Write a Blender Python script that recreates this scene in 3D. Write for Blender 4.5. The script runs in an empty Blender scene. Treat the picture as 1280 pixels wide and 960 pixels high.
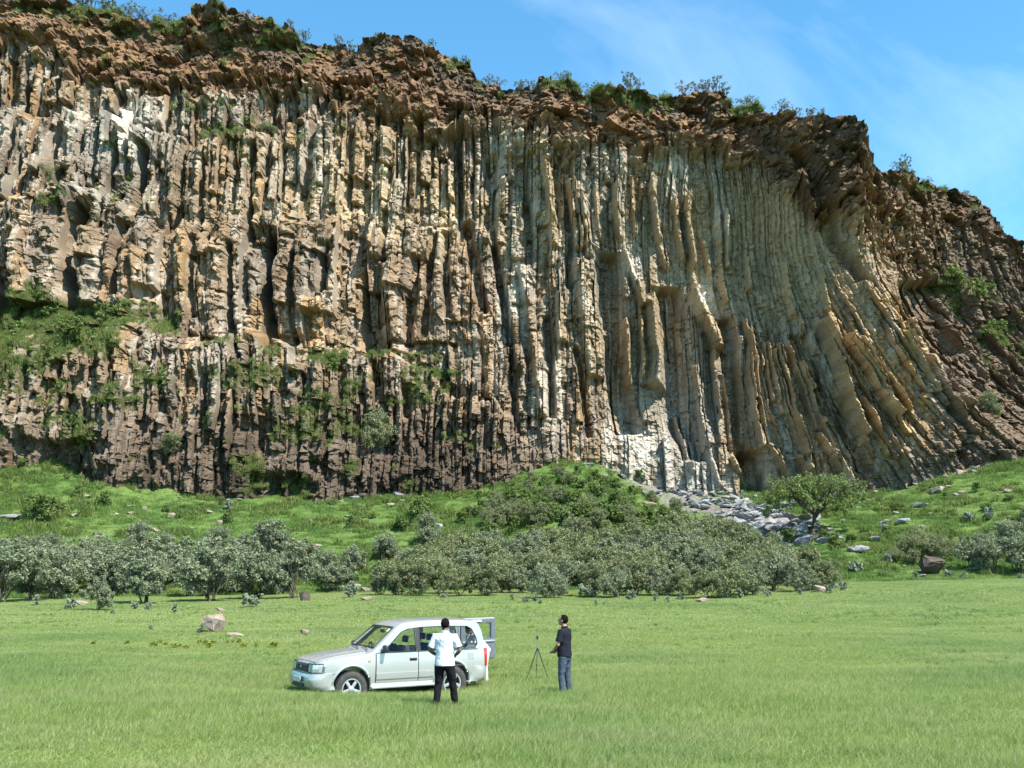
import bpy, bmesh, math, random
import numpy as np
from mathutils import Vector, Matrix, Euler

# ------------------------------------------------------------------ camera, sky, sun, exposure
scene = bpy.context.scene
R = math.radians
CAM_Z = 2.68
PITCH = math.atan(232.0 / 1244.4)
cam_data = bpy.data.cameras.new("camera")
cam_data.lens = 35.0
cam_data.sensor_width = 36.0
cam_data.clip_start = 0.1
cam_data.clip_end = 5000.0
camera = bpy.data.objects.new("camera", cam_data)
scene.collection.objects.link(camera)
camera.location = (0, 0, CAM_Z)
camera.rotation_euler = (math.pi / 2 + PITCH, 0, 0)
scene.camera = camera

SUN_EL, SUN_AZ = R(55), R(42)          # azimuth: from +X (right) towards the viewer (-Y)
sun_vec = Vector((math.cos(SUN_EL) * math.cos(SUN_AZ), -math.cos(SUN_EL) * math.sin(SUN_AZ), math.sin(SUN_EL)))
sun_data = bpy.data.lights.new("sun", 'SUN')
sun_data.energy = 5.0
sun_data.angle = R(0.53)
sun_data.color = (1.0, 0.955, 0.88)
sun = bpy.data.objects.new("sun", sun_data)
scene.collection.objects.link(sun)
sun.rotation_euler = (-sun_vec).to_track_quat('-Z', 'Y').to_euler()
sun.location = sun_vec * 200

world = bpy.data.worlds.new("World")
scene.world = world
world.use_nodes = True
wn, wl = world.node_tree.nodes, world.node_tree.links
wn.clear()
w_out = wn.new('ShaderNodeOutputWorld')
w_bg = wn.new('ShaderNodeBackground')
w_bg.inputs['Strength'].default_value = 0.135
w_sky = wn.new('ShaderNodeTexSky')
w_sky.sky_type = 'NISHITA'
w_sky.sun_disc = False
w_sky.sun_elevation = SUN_EL
w_sky.sun_rotation = math.atan2(sun_vec.x, sun_vec.y)
w_sky.altitude = 1900
w_sky.air_density = 1.0
w_sky.dust_density = 0.0
w_sky.ozone_density = 2.0
# thin wisps of cirrus, spread over the whole sky
w_tc = wn.new('ShaderNodeTexCoord')
w_map = wn.new('ShaderNodeMapping')
w_map.inputs['Scale'].default_value = (1.6, 2.6, 3.4)
w_map.inputs['Location'].default_value = (0.7, 4.0, 2.6)
w_noi = wn.new('ShaderNodeTexNoise')
w_noi.inputs['Scale'].default_value = 1.3
w_noi.inputs['Detail'].default_value = 6
w_noi.inputs['Roughness'].default_value = 0.62
w_noi.inputs['Distortion'].default_value = 0.6
w_rmp = wn.new('ShaderNodeMapRange')
w_rmp.inputs[1].default_value = 0.53
w_rmp.inputs[2].default_value = 0.86
w_rmp.inputs[3].default_value = 0.0
w_rmp.inputs[4].default_value = 0.16
w_mix = wn.new('ShaderNodeMix')
w_mix.data_type = 'RGBA'
w_mix.inputs[7].default_value = (8.5, 9.2, 9.8, 1)
wl.new(w_tc.outputs['Generated'], w_map.inputs['Vector'])
wl.new(w_map.outputs[0], w_noi.inputs['Vector'])
wl.new(w_noi.outputs['Fac'], w_rmp.inputs[0])
wl.new(w_rmp.outputs[0], w_mix.inputs[0])
w_hs = wn.new('ShaderNodeHueSaturation')
w_hs.inputs['Saturation'].default_value = 1.2
w_hs.inputs['Hue'].default_value = 0.482
w_hs.inputs['Value'].default_value = 1.1
wl.new(w_sky.outputs[0], w_hs.inputs['Color'])
wl.new(w_hs.outputs[0], w_mix.inputs[6])
wl.new(w_mix.outputs[2], w_bg.inputs['Color'])
wl.new(w_bg.outputs[0], w_out.inputs['Surface'])

scene.view_settings.view_transform = 'Standard'
scene.view_settings.look = 'None'
scene.view_settings.gamma = 1.0
scene.view_settings.use_curve_mapping = False
scene.view_settings.exposure = 1.2
scene.render.engine = 'CYCLES'
scene.cycles.max_bounces = 6
scene.cycles.transparent_max_bounces = 12
scene.cycles.use_denoising = True

random.seed(7)
rng = np.random.default_rng(11)

# ------------------------------------------------------------------ helpers
F_PX = 1244.4
CP, SP = math.cos(PITCH), math.sin(PITCH)

def unproject(px, py, Y):
    """World x, z of the sight line through a photo point at ground distance Y."""
    a = (np.asarray(px, float) - 640.0) / F_PX
    b = (480.0 - np.asarray(py, float)) / F_PX
    t = Y / (CP - b * SP)
    return a * t, CAM_Z + (SP + b * CP) * t

def project(x, y, z):
    d = y * CP + (z - CAM_Z) * SP
    u = -y * SP + (z - CAM_Z) * CP
    return 640 + F_PX * x / d, 480 - F_PX * u / d

def interp(x, pts):
    p = np.array(pts, float)
    return np.interp(x, p[:, 0], p[:, 1])

def sstep(x, a=0.0, b=1.0):
    q = np.clip((np.asarray(x, float) - a) / (b - a), 0, 1)
    return q * q * (3 - 2 * q)

def hash01(ix, iy, seed=0):
    n = (np.asarray(ix).astype(np.int64) * 374761393 + np.asarray(iy).astype(np.int64) * 668265263 + seed * 974634771) & 0xFFFFFFFF
    n = ((n ^ (n >> 13)) * 1274126177) & 0xFFFFFFFF
    n = ((n ^ (n >> 15)) * 2246822519) & 0xFFFFFFFF
    return ((n ^ (n >> 16)) & 0xFFFFFF) / float(0xFFFFFF)

def vnoise(x, y, seed=0):
    fx, fy = np.floor(x), np.floor(y)
    ux, uy = x - fx, y - fy
    ux = ux * ux * (3 - 2 * ux); uy = uy * uy * (3 - 2 * uy)
    ix, iy = fx.astype(np.int64), fy.astype(np.int64)
    a = hash01(ix, iy, seed); b = hash01(ix + 1, iy, seed)
    c = hash01(ix, iy + 1, seed); d = hash01(ix + 1, iy + 1, seed)
    return (a + (b - a) * ux) * (1 - uy) + (c + (d - c) * ux) * uy

def fbm(x, y, octaves=4, seed=0, gain=0.5):
    s = np.zeros(np.broadcast(x, y).shape); amp = 1.0; tot = 0.0
    for o in range(octaves):
        s = s + amp * (vnoise(x * 2 ** o + 17.3 * o, y * 2 ** o - 9.1 * o, seed + o) * 2 - 1)
        tot += amp; amp *= gain
    return s / tot

def facets(x, y, seed=0, tilt=1.0):
    """Worley cells, each a randomly set and tilted plane: fractured rock. Returns offset (-1..1), cell value, edge distance."""
    ix, iy = np.floor(x).astype(np.int64), np.floor(y).astype(np.int64)
    best = np.full(x.shape, 9.0); sec = np.full(x.shape, 9.0)
    off = np.zeros(x.shape); val = np.zeros(x.shape)
    for dx in (-1, 0, 1):
        for dy in (-1, 0, 1):
            cx, cy = ix + dx, iy + dy
            px = cx + hash01(cx, cy, seed + 1); py = cy + hash01(cx, cy, seed + 2)
            ddx, ddy = x - px, y - py
            d = ddx * ddx + ddy * ddy
            v = hash01(cx, cy, seed + 3)
            o = (v * 2 - 1) + tilt * ((hash01(cx, cy, seed + 4) * 2 - 1) * ddx + (hash01(cx, cy, seed + 5) * 2 - 1) * ddy)
            m = d < best
            sec = np.where(m, best, np.minimum(sec, d))
            off = np.where(m, o, off); val = np.where(m, v, val); best = np.where(m, d, best)
    return off, val, np.sqrt(sec) - np.sqrt(best)

def new_mesh(name, verts, faces, smooth=False, col=None, mats=()):
    """verts (n,3); faces: array (m,k) or list of polygons; col: (n,3) point colour attribute 'tint'."""
    me = bpy.data.meshes.new(name)
    verts = np.asarray(verts, np.float32)
    if isinstance(faces, np.ndarray):
        m, k = faces.shape
        me.vertices.add(len(verts)); me.vertices.foreach_set('co', verts.ravel())
        me.loops.add(m * k); me.loops.foreach_set('vertex_index', faces.astype(np.int32).ravel())
        me.polygons.add(m)
        me.polygons.foreach_set('loop_start', np.arange(0, m * k, k, dtype=np.int32))
        me.polygons.foreach_set('loop_total', np.full(m, k, dtype=np.int32))
        me.update(calc_edges=True)
    else:
        me.from_pydata([tuple(v) for v in verts], [], [tuple(f) for f in faces])
        me.update()
    if smooth:
        me.polygons.foreach_set('use_smooth', np.ones(len(me.polygons), dtype=bool))
    else:
        me.polygons.foreach_set('use_smooth', np.zeros(len(me.polygons), dtype=bool))
    if col is not None:
        at = me.color_attributes.new('tint', 'FLOAT_COLOR', 'POINT')
        c4 = np.ones((len(verts), 4), np.float32); c4[:, :3] = col
        at.data.foreach_set('color', c4.ravel())
    for m in mats:
        me.materials.append(m)
    return me

def link(name, mesh, parent=None, loc=None, rot=None, scale=None):
    o = bpy.data.objects.new(name, mesh)
    scene.collection.objects.link(o)
    if parent is not None: o.parent = parent
    if loc is not None: o.location = loc
    if rot is not None: o.rotation_euler = rot
    if scale is not None: o.scale = scale if hasattr(scale, '__len__') else (scale,) * 3
    return o

def tag(o, label, cat=None, group=None, kind=None):
    if label: o['label'] = label
    if cat: o['category'] = cat
    if group: o['group'] = group
    if kind: o['kind'] = kind
    return o

class Mat:
    """Small wrapper for building node materials."""
    def __init__(self, name):
        self.m = bpy.data.materials.new(name); self.m.use_nodes = True
        self.n, self.l = self.m.node_tree.nodes, self.m.node_tree.links
        self.n.clear()
        self.out = self.n.new('ShaderNodeOutputMaterial')
    def node(self, t, **kw):
        nd = self.n.new(t)
        for k, v in kw.items():
            if k.startswith('_'): setattr(nd, k[1:], v)
        return nd
    def put(self, sock, v):
        if isinstance(v, bpy.types.NodeSocket): self.l.new(v, sock)
        else: sock.default_value = v
    def attr(self, name):
        a = self.n.new('ShaderNodeAttribute'); a.attribute_name = name
        return a.outputs['Color']
    def noise(self, scale, detail=4, rough=0.55, vec=None, dist=0.0):
        t = self.n.new('ShaderNodeTexNoise')
        t.inputs['Scale'].default_value = scale; t.inputs['Detail'].default_value = detail
        t.inputs['Roughness'].default_value = rough; t.inputs['Distortion'].default_value = dist
        if vec is None:
            vec = self.pos()
        self.l.new(vec, t.inputs['Vector'])
        return t.outputs['Fac']
    def pos(self):
        if not hasattr(self, '_p'): self._p = self.n.new('ShaderNodeNewGeometry')
        return self._p.outputs['Position']
    def obj(self):
        if not hasattr(self, '_o'): self._o = self.n.new('ShaderNodeTexCoord')
        return self._o.outputs['Object']
    def mapping(self, vec, scale=(1, 1, 1), rot=(0, 0, 0)):
        mp = self.n.new('ShaderNodeMapping'); self.l.new(vec, mp.inputs['Vector'])
        mp.inputs['Scale'].default_value = scale; mp.inputs['Rotation'].default_value = rot
        return mp.outputs[0]
    def ramp(self, fac, stops):
        r = self.n.new('ShaderNodeValToRGB'); self.l.new(fac, r.inputs[0])
        e = r.color_ramp.elements
        while len(e) < len(stops): e.new(0.5)
        for i, (p, c) in enumerate(stops):
            e[i].position = p; e[i].color = (*c, 1) if len(c) == 3 else c
        return r.outputs[0]
    def range(self, fac, a, b, c=0.0, d=1.0):
        r = self.n.new('ShaderNodeMapRange'); self.l.new(fac, r.inputs[0])
        for i, v in enumerate((a, b, c, d)): r.inputs[i + 1].default_value = v
        return r.outputs[0]
    def mix(self, fac, a, b, mode='MIX'):
        x = self.n.new('ShaderNodeMix'); x.data_type = 'RGBA'; x.blend_type = mode
        self.put(x.inputs[0], fac)
        for i, v in ((6, a), (7, b)):
            if isinstance(v, tuple) and len(v) == 3: v = (*v, 1)
            self.put(x.inputs[i], v)
        return x.outputs[2]
    def bump(self, h, strength=0.5, dist=0.1, prev=None):
        b = self.n.new('ShaderNodeBump'); b.inputs['Strength'].default_value = strength
        b.inputs['Distance'].default_value = dist
        self.l.new(h, b.inputs['Height'])
        if prev is not None: self.l.new(prev, b.inputs['Normal'])
        return b.outputs[0]
    def principled(self, color, rough=0.8, metal=0.0, normal=None, **kw):
        p = self.n.new('ShaderNodeBsdfPrincipled')
        if isinstance(color, tuple) and len(color) == 3: color = (*color, 1)
        self.put(p.inputs['Base Color'], color)
        self.put(p.inputs['Roughness'], rough)
        p.inputs['Metallic'].default_value = metal
        for k, v in kw.items():
            self.put(p.inputs[k.replace('_', ' ')], v)
        if normal is not None: self.l.new(normal, p.inputs['Normal'])
        self.l.new(p.outputs[0], self.out.inputs['Surface'])
        return self.m
    def leaf(self, color, trans=0.35, rough=0.6, tcol=None, spec=0.25):
        p = self.n.new('ShaderNodeBsdfPrincipled')
        self.put(p.inputs['Base Color'], color); p.inputs['Roughness'].default_value = rough
        p.inputs['Specular IOR Level'].default_value = spec
        t = self.n.new('ShaderNodeBsdfTranslucent')
        self.put(t.inputs['Color'], tcol if tcol is not None else color)
        x = self.n.new('ShaderNodeMixShader'); x.inputs[0].default_value = trans
        self.l.new(p.outputs[0], x.inputs[1]); self.l.new(t.outputs[0], x.inputs[2])
        self.l.new(x.outputs[0], self.out.inputs['Surface'])
        return self.m
# ------------------------------------------------------------------ the lie of the land
BASE_LINE = [(-300, 548), (-100, 555), (0, 560), (60, 566), (100, 574), (200, 592), (300, 606), (400, 617), (500, 614), (560, 615), (600, 604),
             (640, 590), (680, 576), (720, 571), (760, 579), (800, 598), (850, 611), (900, 614), (960, 617), (1040, 613), (1100, 610),
             (1150, 598), (1200, 585), (1280, 568), (1400, 545), (1700, 520)]
CLIFF_Y = [(-300, 116), (0, 121), (200, 124), (420, 127), (640, 131), (760, 136), (850, 139.5), (900, 139.8), (1000, 138), (1100, 135),
           (1200, 132), (1275, 130.5), (1300, 137), (1340, 141), (1450, 139), (1700, 138)]
TOP_LINE = [(-300, -40), (-100, -22), (0, -6), (60, 3), (100, 11), (150, 21), (200, 25), (222, 24), (227, 8), (250, 6), (290, 16), (340, 36), (365, 47),
            (400, 52), (440, 52), (450, 47), (490, 47), (540, 59), (585, 73), (594, 92), (625, 104), (660, 102), (690, 94), (710, 101), (735, 120),
            (770, 119), (800, 120), (835, 120), (870, 110), (905, 110), (920, 131), (945, 127), (955, 140), (985, 142), (1020, 144), (1060, 166),
            (1076, 180), (1086, 200), (1100, 213), (1130, 214), (1180, 222), (1220, 235), (1245, 255), (1256, 276), (1280, 300), (1330, 340), (1500, 400)]
TOP_PX = [(-300, -215), (-100, -35), (0, 52), (300, 323), (640, 640), (800, 785), (900, 862), (1000, 920), (1100, 968), (1200, 1018),
          (1275, 1075), (1300, 1090), (1400, 1190), (1500, 1290), (1700, 1480)]
FIELD_Y = [(-300, 80), (0, 82), (300, 86), (500, 90), (800, 89), (1050, 86), (1280, 88), (1600, 88)]
FIELD_PY = [(-300, 750), (0, 749), (300, 744), (500, 739), (800, 737), (1000, 732), (1060, 727), (1280, 722), (1600, 718)]
CAR_XY = (-3.01, 25.84)

def sight(x, y):
    return 640 + F_PX * x / np.maximum(y, 24.0)

def ground_z(x, y):
    x = np.asarray(x, float); y = np.asarray(y, float)
    u = np.clip(sight(x, y) + 0 * x, -400, 1700)
    yf = interp(u, FIELD_Y); yc = interp(u, CLIFF_Y)
    zf = unproject(u, interp(u, FIELD_PY), yf)[1]
    zb = unproject(u, interp(u, BASE_LINE), yc)[1]
    z = zf * sstep(y, 24, 1.0 * 84) * np.clip(y / yf, 0, 1)
    und = 0.09 * fbm(x / 9.0, y / 9.0, 3, 5) + 0.05 * fbm(x / 2.3, y / 2.3, 2, 6)
    q = np.clip((y - yf) / (yc - yf), 0, 1.15)
    tal = zf + (zb - zf) * (0.55 * q + 0.45 * q ** 1.7)
    env = sstep(q, 0.02, 0.25)
    lump = 0.9 * fbm(x / 7.0, y / 7.0, 3, 21) + 0.55 * np.abs(fbm(x / 2.4, y / 2.4, 3, 22)) + 0.16 * fbm(x / 0.8, y / 0.8, 2, 23)
    z = np.where(y > yf, tal, z)
    z = z + und * (1 - env) + lump * env * (1 - 0.4 * sstep(q, 0.85, 1.0))
    dc = (x - CAR_XY[0]) ** 2 / 15.0 + (y - CAR_XY[1] - 0.2) ** 2 / 9.0
    return z * (1 - np.exp(-dc)) - 0.485 * np.exp(-dc)

def gz(x, y):
    return float(ground_z(np.array([x]), np.array([y]))[0])

def ground_hit(px, py, near=12.0, far=150.0):
    """Ground point on the sight line of a photo point (where that thing stands)."""
    ys = np.arange(near, far, 0.25)
    xs, zs = unproject(px, py, ys)
    g = ground_z(xs, ys)
    k = np.nonzero(zs - g < 0)[0]
    i = k[0] if len(k) else len(ys) - 1
    return float(xs[i]), float(ys[i]), float(g[i])

# ground sheet: fine where the photo looks, coarse out to the horizon
gx = np.concatenate([[-3000, -1200, -500, -250, -160, -120], np.arange(-100, 126, 0.55), [140, 180, 260, 500, 1200, 3000]])
gy = np.concatenate([[-3000, -1000, -300, -100, -40, -15], np.arange(0, 60, 1.0), np.arange(60, 150, 0.5), [155, 200, 300, 600, 1500, 3000]])
GX, GY = np.meshgrid(gx, gy)
GZ = ground_z(GX, GY)
GZ = np.where(GY > 149.6, GZ.max() * 0 + GZ, GZ)
nx_, ny_ = len(gx), len(gy)
idx = np.arange(nx_ * ny_).reshape(ny_, nx_)
gf = np.stack([idx[:-1, :-1], idx[:-1, 1:], idx[1:, 1:], idx[1:, :-1]], -1).reshape(-1, 4)

m = Mat("meadow_ground")
p = m.pos()
n1 = m.noise(0.045, 5, 0.6); n2 = m.noise(0.6, 5, 0.65); n3 = m.noise(6.0, 4, 0.7)
c = m.ramp(n1, [(0.30, (0.068, 0.125, 0.026)), (0.48, (0.098, 0.160, 0.038)), (0.62, (0.130, 0.180, 0.052)), (0.75, (0.076, 0.140, 0.030))])
c = m.mix(m.range(n2, 0.35, 0.75), c, (0.125, 0.185, 0.052))
c = m.mix(m.range(n3, 0.36, 0.66, 0, 0.85), c, (0.050, 0.080, 0.017))
mud = m.range(m.noise(1.7, 6, 0.6), 0.66, 0.74, 0, 0.5)
c = m.mix(mud, c, (0.12, 0.085, 0.045))
c = m.mix(m.range(m.attr('tint'), 0.0, 1.0), c, m.ramp(m.noise(2.5, 5, 0.7), [(0.35, (0.07, 0.06, 0.05)), (0.65, (0.24, 0.22, 0.20))]))
MAT_GROUND = m.principled(c, 0.95, normal=m.bump(n3, 0.7, 0.08, m.bump(n2, 0.5, 0.25)), Specular_IOR_Level=0.1)
u_ = np.clip(sight(GX, GY), -400, 1700); q_ = (GY - interp(u_, FIELD_Y)) / (interp(u_, CLIFF_Y) - interp(u_, FIELD_Y))
SCREE = np.exp(-((u_ - (900 - 330 * (q_ - 0.75))) / 62.0) ** 4) * sstep(q_, 0.42, 0.55) * (q_ < 1.2)
SCREE = np.maximum(SCREE, 0.9 * sstep(q_, 0.93, 0.985) * sstep(u_, 1050, 1080) * (1 - sstep(u_, 1225, 1250)))
SCREE = np.clip(SCREE, 0, 1) * sstep(fbm(GX / 1.6, GY / 1.6, 3, 27), -0.55, 0.1)
ground = link("ground", new_mesh("ground", np.stack([GX, GY, GZ], -1).reshape(-1, 3), gf, True, np.stack([SCREE.ravel()] * 3, -1), [MAT_GROUND]))
tag(ground, "green meadow ground rising to the talus slope", kind="structure")

# ------------------------------------------------------------------ the cliff
SUB = []                                   # narrow column strips: edges in photo columns at the cliff foot
e = -215.0
while e < 1640:
    w = random.choice([random.uniform(2.6, 4.5), random.uniform(3.5, 6), random.uniform(5, 9)])
    SUB.append((e, e + w)); e += w
NS = len(SUB)
def grouping(choices_left, choices_right, off):
    ids = np.zeros(NS, int); k = 0; c_ = off
    while k < NS:
        g = random.choice(choices_left if SUB[k][0] < 660 else choices_right)
        ids[k:k + g] = c_; c_ += 1; k += g
    return ids
GROUPS = [grouping([1, 2, 2, 3, 3], [1, 1, 2, 2, 3], 0), grouping([2, 3, 4, 6], [1, 2, 2, 3], 1000), grouping([1, 2, 2, 3], [1, 1, 2, 2], 2000)]
butt = grouping([6, 8, 10, 12], [6, 8, 10], 5000)

PERSUB = 4
s_list, sub_of, q_sub = [], [], []
for k, (a, b) in enumerate(SUB):
    for j in range(PERSUB):
        s_list.append(a + (b - a) * j / (PERSUB - 1)); sub_of.append(k); q_sub.append(j / (PERSUB - 1) * 2 - 1)
s1 = np.array(s_list); sub_of = np.array(sub_of); q_sub = np.array(q_sub)
cs0, cs1 = np.zeros(4000), np.ones(4000)
for gr_ in GROUPS:
    for c_ in np.unique(gr_):
        w_ = np.nonzero(gr_ == c_)[0]; cs0[c_] = SUB[w_[0]][0]; cs1[c_] = SUB[w_[-1]][1]
N = len(s1); M = 540
T1 = np.linspace(-0.05, 1.0, M)
S, T = np.meshgrid(s1, T1)                 # rows: height, columns: along the cliff
SUBG = np.broadcast_to(sub_of, S.shape); BU = butt[SUBG]
QS = np.broadcast_to(q_sub, S.shape)
ybase = interp(s1, BASE_LINE); pxtop = interp(s1, TOP_PX)
jag = 4.0 * facets(pxtop / 26.0, pxtop * 0 + 0.3, 71, 0.5)[0] + 2.2 * fbm(pxtop / 9.0, pxtop * 0 + 0.7, 3, 72)
ytop = interp(pxtop, TOP_LINE) + np.clip(jag, -6, 7)
gT = np.where(T < 0, T, T + 0.30 * np.sin(np.pi * np.clip(T, 0, 1)) * sstep(S, 900, 1150))
PX = S + (pxtop - s1)[None, :] * gT
PY = ybase[None, :] + (ytop - ybase)[None, :] * T
alc = sstep(PX, 690, 820) * (1 - sstep(PX, 1120, 1210))        # the shaded concave alcove on the right
left = 1 - sstep(PX, 600, 720)
farR = sstep(S, 1275, 1300)
YC = interp(s1, CLIFF_Y)[None, :] + 0 * S
rec = 5.0 * np.clip(T, 0, 1) * (1 - alc) + 7.5 * sstep(T, 0.15, 0.5) * left + 10 * np.clip(T, 0, 1) * sstep(S, 1290, 1420)
X, Z = unproject(PX, PY, YC + rec)
X = X + (0.45 + 0.3 * alc) * fbm(S / 55.0, Z / 9.0, 3, 31) * sstep(T, 0, 0.1)

yL0 = interp(PX, [(-200, 415), (0, 418), (180, 428), (320, 440), (430, 443), (510, 447), (560, 478), (640, 510), (760, 540), (900, 560), (1100, 575), (1300, 560)])
wob = 26 * (hash01(SUBG // 2, SUBG * 0, 17) - 0.5)
ZONE = np.where(PY > yL0 + 0.4 * wob, 2, np.where((PY > 285 + wob) & (PX < 700), 1, 0))
CO = np.choose(ZONE, [gr_[SUBG] for gr_ in GROUPS])
QC = (S - cs0[CO]) / (cs1[CO] - cs0[CO]) * 2 - 1
WC = (cs1[CO] - cs0[CO]) * 0.105           # column width in metres
D = np.zeros(S.shape)                      # metres towards the viewer
def lump_line(line, amp, h, x0, x1, soft=40, seed=0, rough=6.0):
    yl = interp(PX, line) + rough * fbm(PX / 22.0, PY * 0 + seed, 3, 100 + seed)
    win = sstep(PX, x0 - soft, x0) * (1 - sstep(PX, x1, x1 + soft))
    return amp * sstep((PY - yl) / h, -0.5, 0.5) * win
# lower tier with the grassy ledge
hL = interp(PX, [(-200, 120), (0, 105), (130, 70), (230, 34), (320, 14), (420, 7), (640, 8)])
aL = interp(PX, [(-200, 9), (0, 8.5), (200, 6), (420, 4.2), (560, 3.2), (620, 1.8), (680, 0)])
yL = interp(PX, [(-200, 415), (0, 418), (80, 422), (180, 428), (250, 426), (320, 440), (400, 448), (430, 443), (470, 440), (510, 447), (560, 478), (600, 492), (640, 505), (700, 520)])
low = sstep((PY - yL - 22 * fbm(PX / 40.0, PX * 0 + 2.0, 3, 3) - 30 * (hash01(SUBG // 4, SUBG * 0, 19) - 0.5) * sstep(PX, 180, 300) * (1 - 0.7 * np.exp(-((PX - 490) / 70.0) ** 4))) / hL, -0.5, 0.5)
D += aL * (low - 1) + 7.5 * sstep(T, 0.15, 0.5) * left
# white-topped column shelf, upper left; rubble shelf with shrubs below it
D += lump_line([(-100, 148), (60, 150), (130, 158), (190, 176), (240, 188), (330, 172), (430, 150)], 2.6, 7, -200, 400, 60, 4, 9)
D += lump_line([(-100, 108), (60, 110), (130, 122), (200, 128), (330, 122)], 1.2, 6, 40, 300, 40, 5, 8)
D += lump_line([(-100, 262), (30, 255), (100, 240), (160, 262), (200, 280)], 2.2, 14, -200, 175, 30, 6, 10)
D += lump_line([(200, 300), (330, 330), (450, 305), (560, 290), (640, 300)], 1.5, 16, 180, 620, 40, 8, 22)
D -= 6.3 * left * sstep(T, 0.1, 0.95)
# alcove: rim hangs over, wall sweeps inward below it
D += alc * (1.4 * sstep(PY, 330, 190) - 1.1 * np.exp(-((PY - 300) / 90.0) ** 2) + 2.2 * sstep(PY, 500, 590))
D += alc * 2.0 * sstep(PX, 760, 720)
D -= 1.7 * np.exp(-((PY - 345) / 105.0) ** 2) * np.exp(-((PX - 955) / 125.0) ** 2)
# foot of the wall flares out a little, with the two low caves on the left
foot = sstep(PY, ybase[None, :] - 75, ybase[None, :] - 5)
D += 1.2 * foot * (1 - alc)
cv = 16 * fbm(PX / 18.0, PY / 12.0, 3, 93)
D -= 2.4 * np.exp(-((PX + cv - 95) / 52.0) ** 4) * sstep(PY + 0.6 * cv - 0.09 * (PX - 95), 553, 566)
D -= 2.4 * np.exp(-((PX + cv - 362) / 34.0) ** 4) * sstep(PY + 0.5 * cv + 0.006 * (PX - 362) ** 2 * -1, 590, 600)
D -= 5.0 * np.exp(-((PX - 940) / 15.0) ** 4) * sstep(PY, 560, 575)

RIM = [(-200, 62), (0, 68), (40, 76), (70, 102), (130, 120), (200, 124), (280, 120), (330, 116), (400, 126), (450, 150), (520, 172), (600, 166), (660, 168), (720, 192), (800, 200),
       (840, 182), (900, 196), (960, 220), (1010, 262), (1060, 268), (1085, 280), (1150, 280), (1220, 300), (1300, 345), (1500, 420)]
yR = interp(PX, RIM) + 12 * fbm(PX / 30.0, PX * 0 + 0.5, 3, 9)
rim = sstep((yR + 34 * (facets(X / 2.4, Z / 3.4, 91)[1] - 0.5) + 16 * (hash01(SUBG // 3, SUBG * 0, 18) - 0.5) - PY) / 10.0, -0.5, 0.5)
D += rim * 0.75 + 0.7 * sstep((yR + 45 - PY) / 70.0, -0.5, 0.5) * (1 - alc)
yT = np.broadcast_to(ytop[None, :], S.shape)
D -= rim * 4.2 * sstep(PY, yR - 14, yT + 6) * (1 - 0.75 * alc) * (0.5 + 0.8 * vnoise(PX / 70.0, PX * 0, 14))
# the knob on the left skyline and the fin on the right one
D += 2.2 * np.exp(-((PX - 300) / 80.0) ** 4) * sstep(PY, 60, 45)
# ---- columns
def segs(ids, hmin, hmax, seed):
    h = hmin + (hmax - hmin) * hash01(ids, ids * 0, seed)
    v = Z / h + 7 * hash01(ids, ids * 0 + 1, seed)
    return hash01(ids, np.floor(v), seed + 7), v - np.floor(v), np.floor(v)
rB, fB, _ = segs(BU, 14, 30, 201)
rC, fC, segC = segs(CO, 5, 16, 203)
rC2, _, _ = segs(CO, 16, 34, 205)
rS, fS, _ = segs(SUBG, 3, 9, 207)
massive = left * sstep(PY, 268, 300) * (1 - sstep(PY, 425, 445))
shelf = left * (1 - sstep(PY, 262, 285))
lowt = left * sstep(PY + 40 * fbm(X / 7.0, Z / 7.0, 3, 94), 425, 470)
colw = 1 - rim
wB = (1.3 * shelf + 2.7 * massive + 1.0 * lowt) + (1.0 - 0.6 * alc) * (1 - left)
wC = (1.5 * shelf + 1.15 * massive + 1.05 * lowt) + 0.95 * (1 - left)
wS = (0.75 * shelf + 0.30 * massive + 0.75 * lowt) + (0.40 - 0.12 * alc) * (1 - left)
isrib = (rC2 > 0.50) & (hash01(CO, segC, 33) > 0.2)
upper = sstep(PY, 400, 300) * sstep(PX, 800, 870)
rib = np.where(isrib, 0.35 + 0.95 * (rC2 - 0.50) / 0.50, -0.05) * (1 - 0.5 * upper)
Dcol = wB * (rB * 2 - 1) * 0.75 + wC * ((rC * 2 - 1) * 0.8) * (1 - 0.9 * alc) + alc * 1.0 * rib + wS * (rS * 2 - 1)
tiltC = (hash01(CO, segC, 31) * 2 - 1)
bev = np.maximum(0, np.abs(QC) - 0.45)
Dcol += (tiltC * 0.36 * QC * WC - bev * 0.55 * WC) * (1 - 0.35 * massive) * (1 - 0.75 * alc)
Dcol += alc * np.where(isrib, -(0.40 + 0.2 * rC) * QC * WC, 0.05 * tiltC * QC * WC - 0.12 * bev * WC)
Dcol += -0.10 * np.maximum(0, np.abs(QS) - 0.6) * (1 - massive)
tops = np.maximum(0, fC - 0.86) / 0.14     # broken tops slope back
Dcol -= tops * 0.55 * wC * (1 - 0.9 * alc * ~isrib)
bowl = np.exp(-(((PX - 965) / 120.0) ** 2 + ((PY - 315) / 92.0) ** 2) ** 2)
D += Dcol * colw * (1 - 0.4 * foot) * (1 - 0.72 * bowl)
D += bowl * colw * 0.22 * np.sin(S * 0.42 + 2.0 * fbm(S / 30.0, Z / 14.0, 2, 95))

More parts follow.
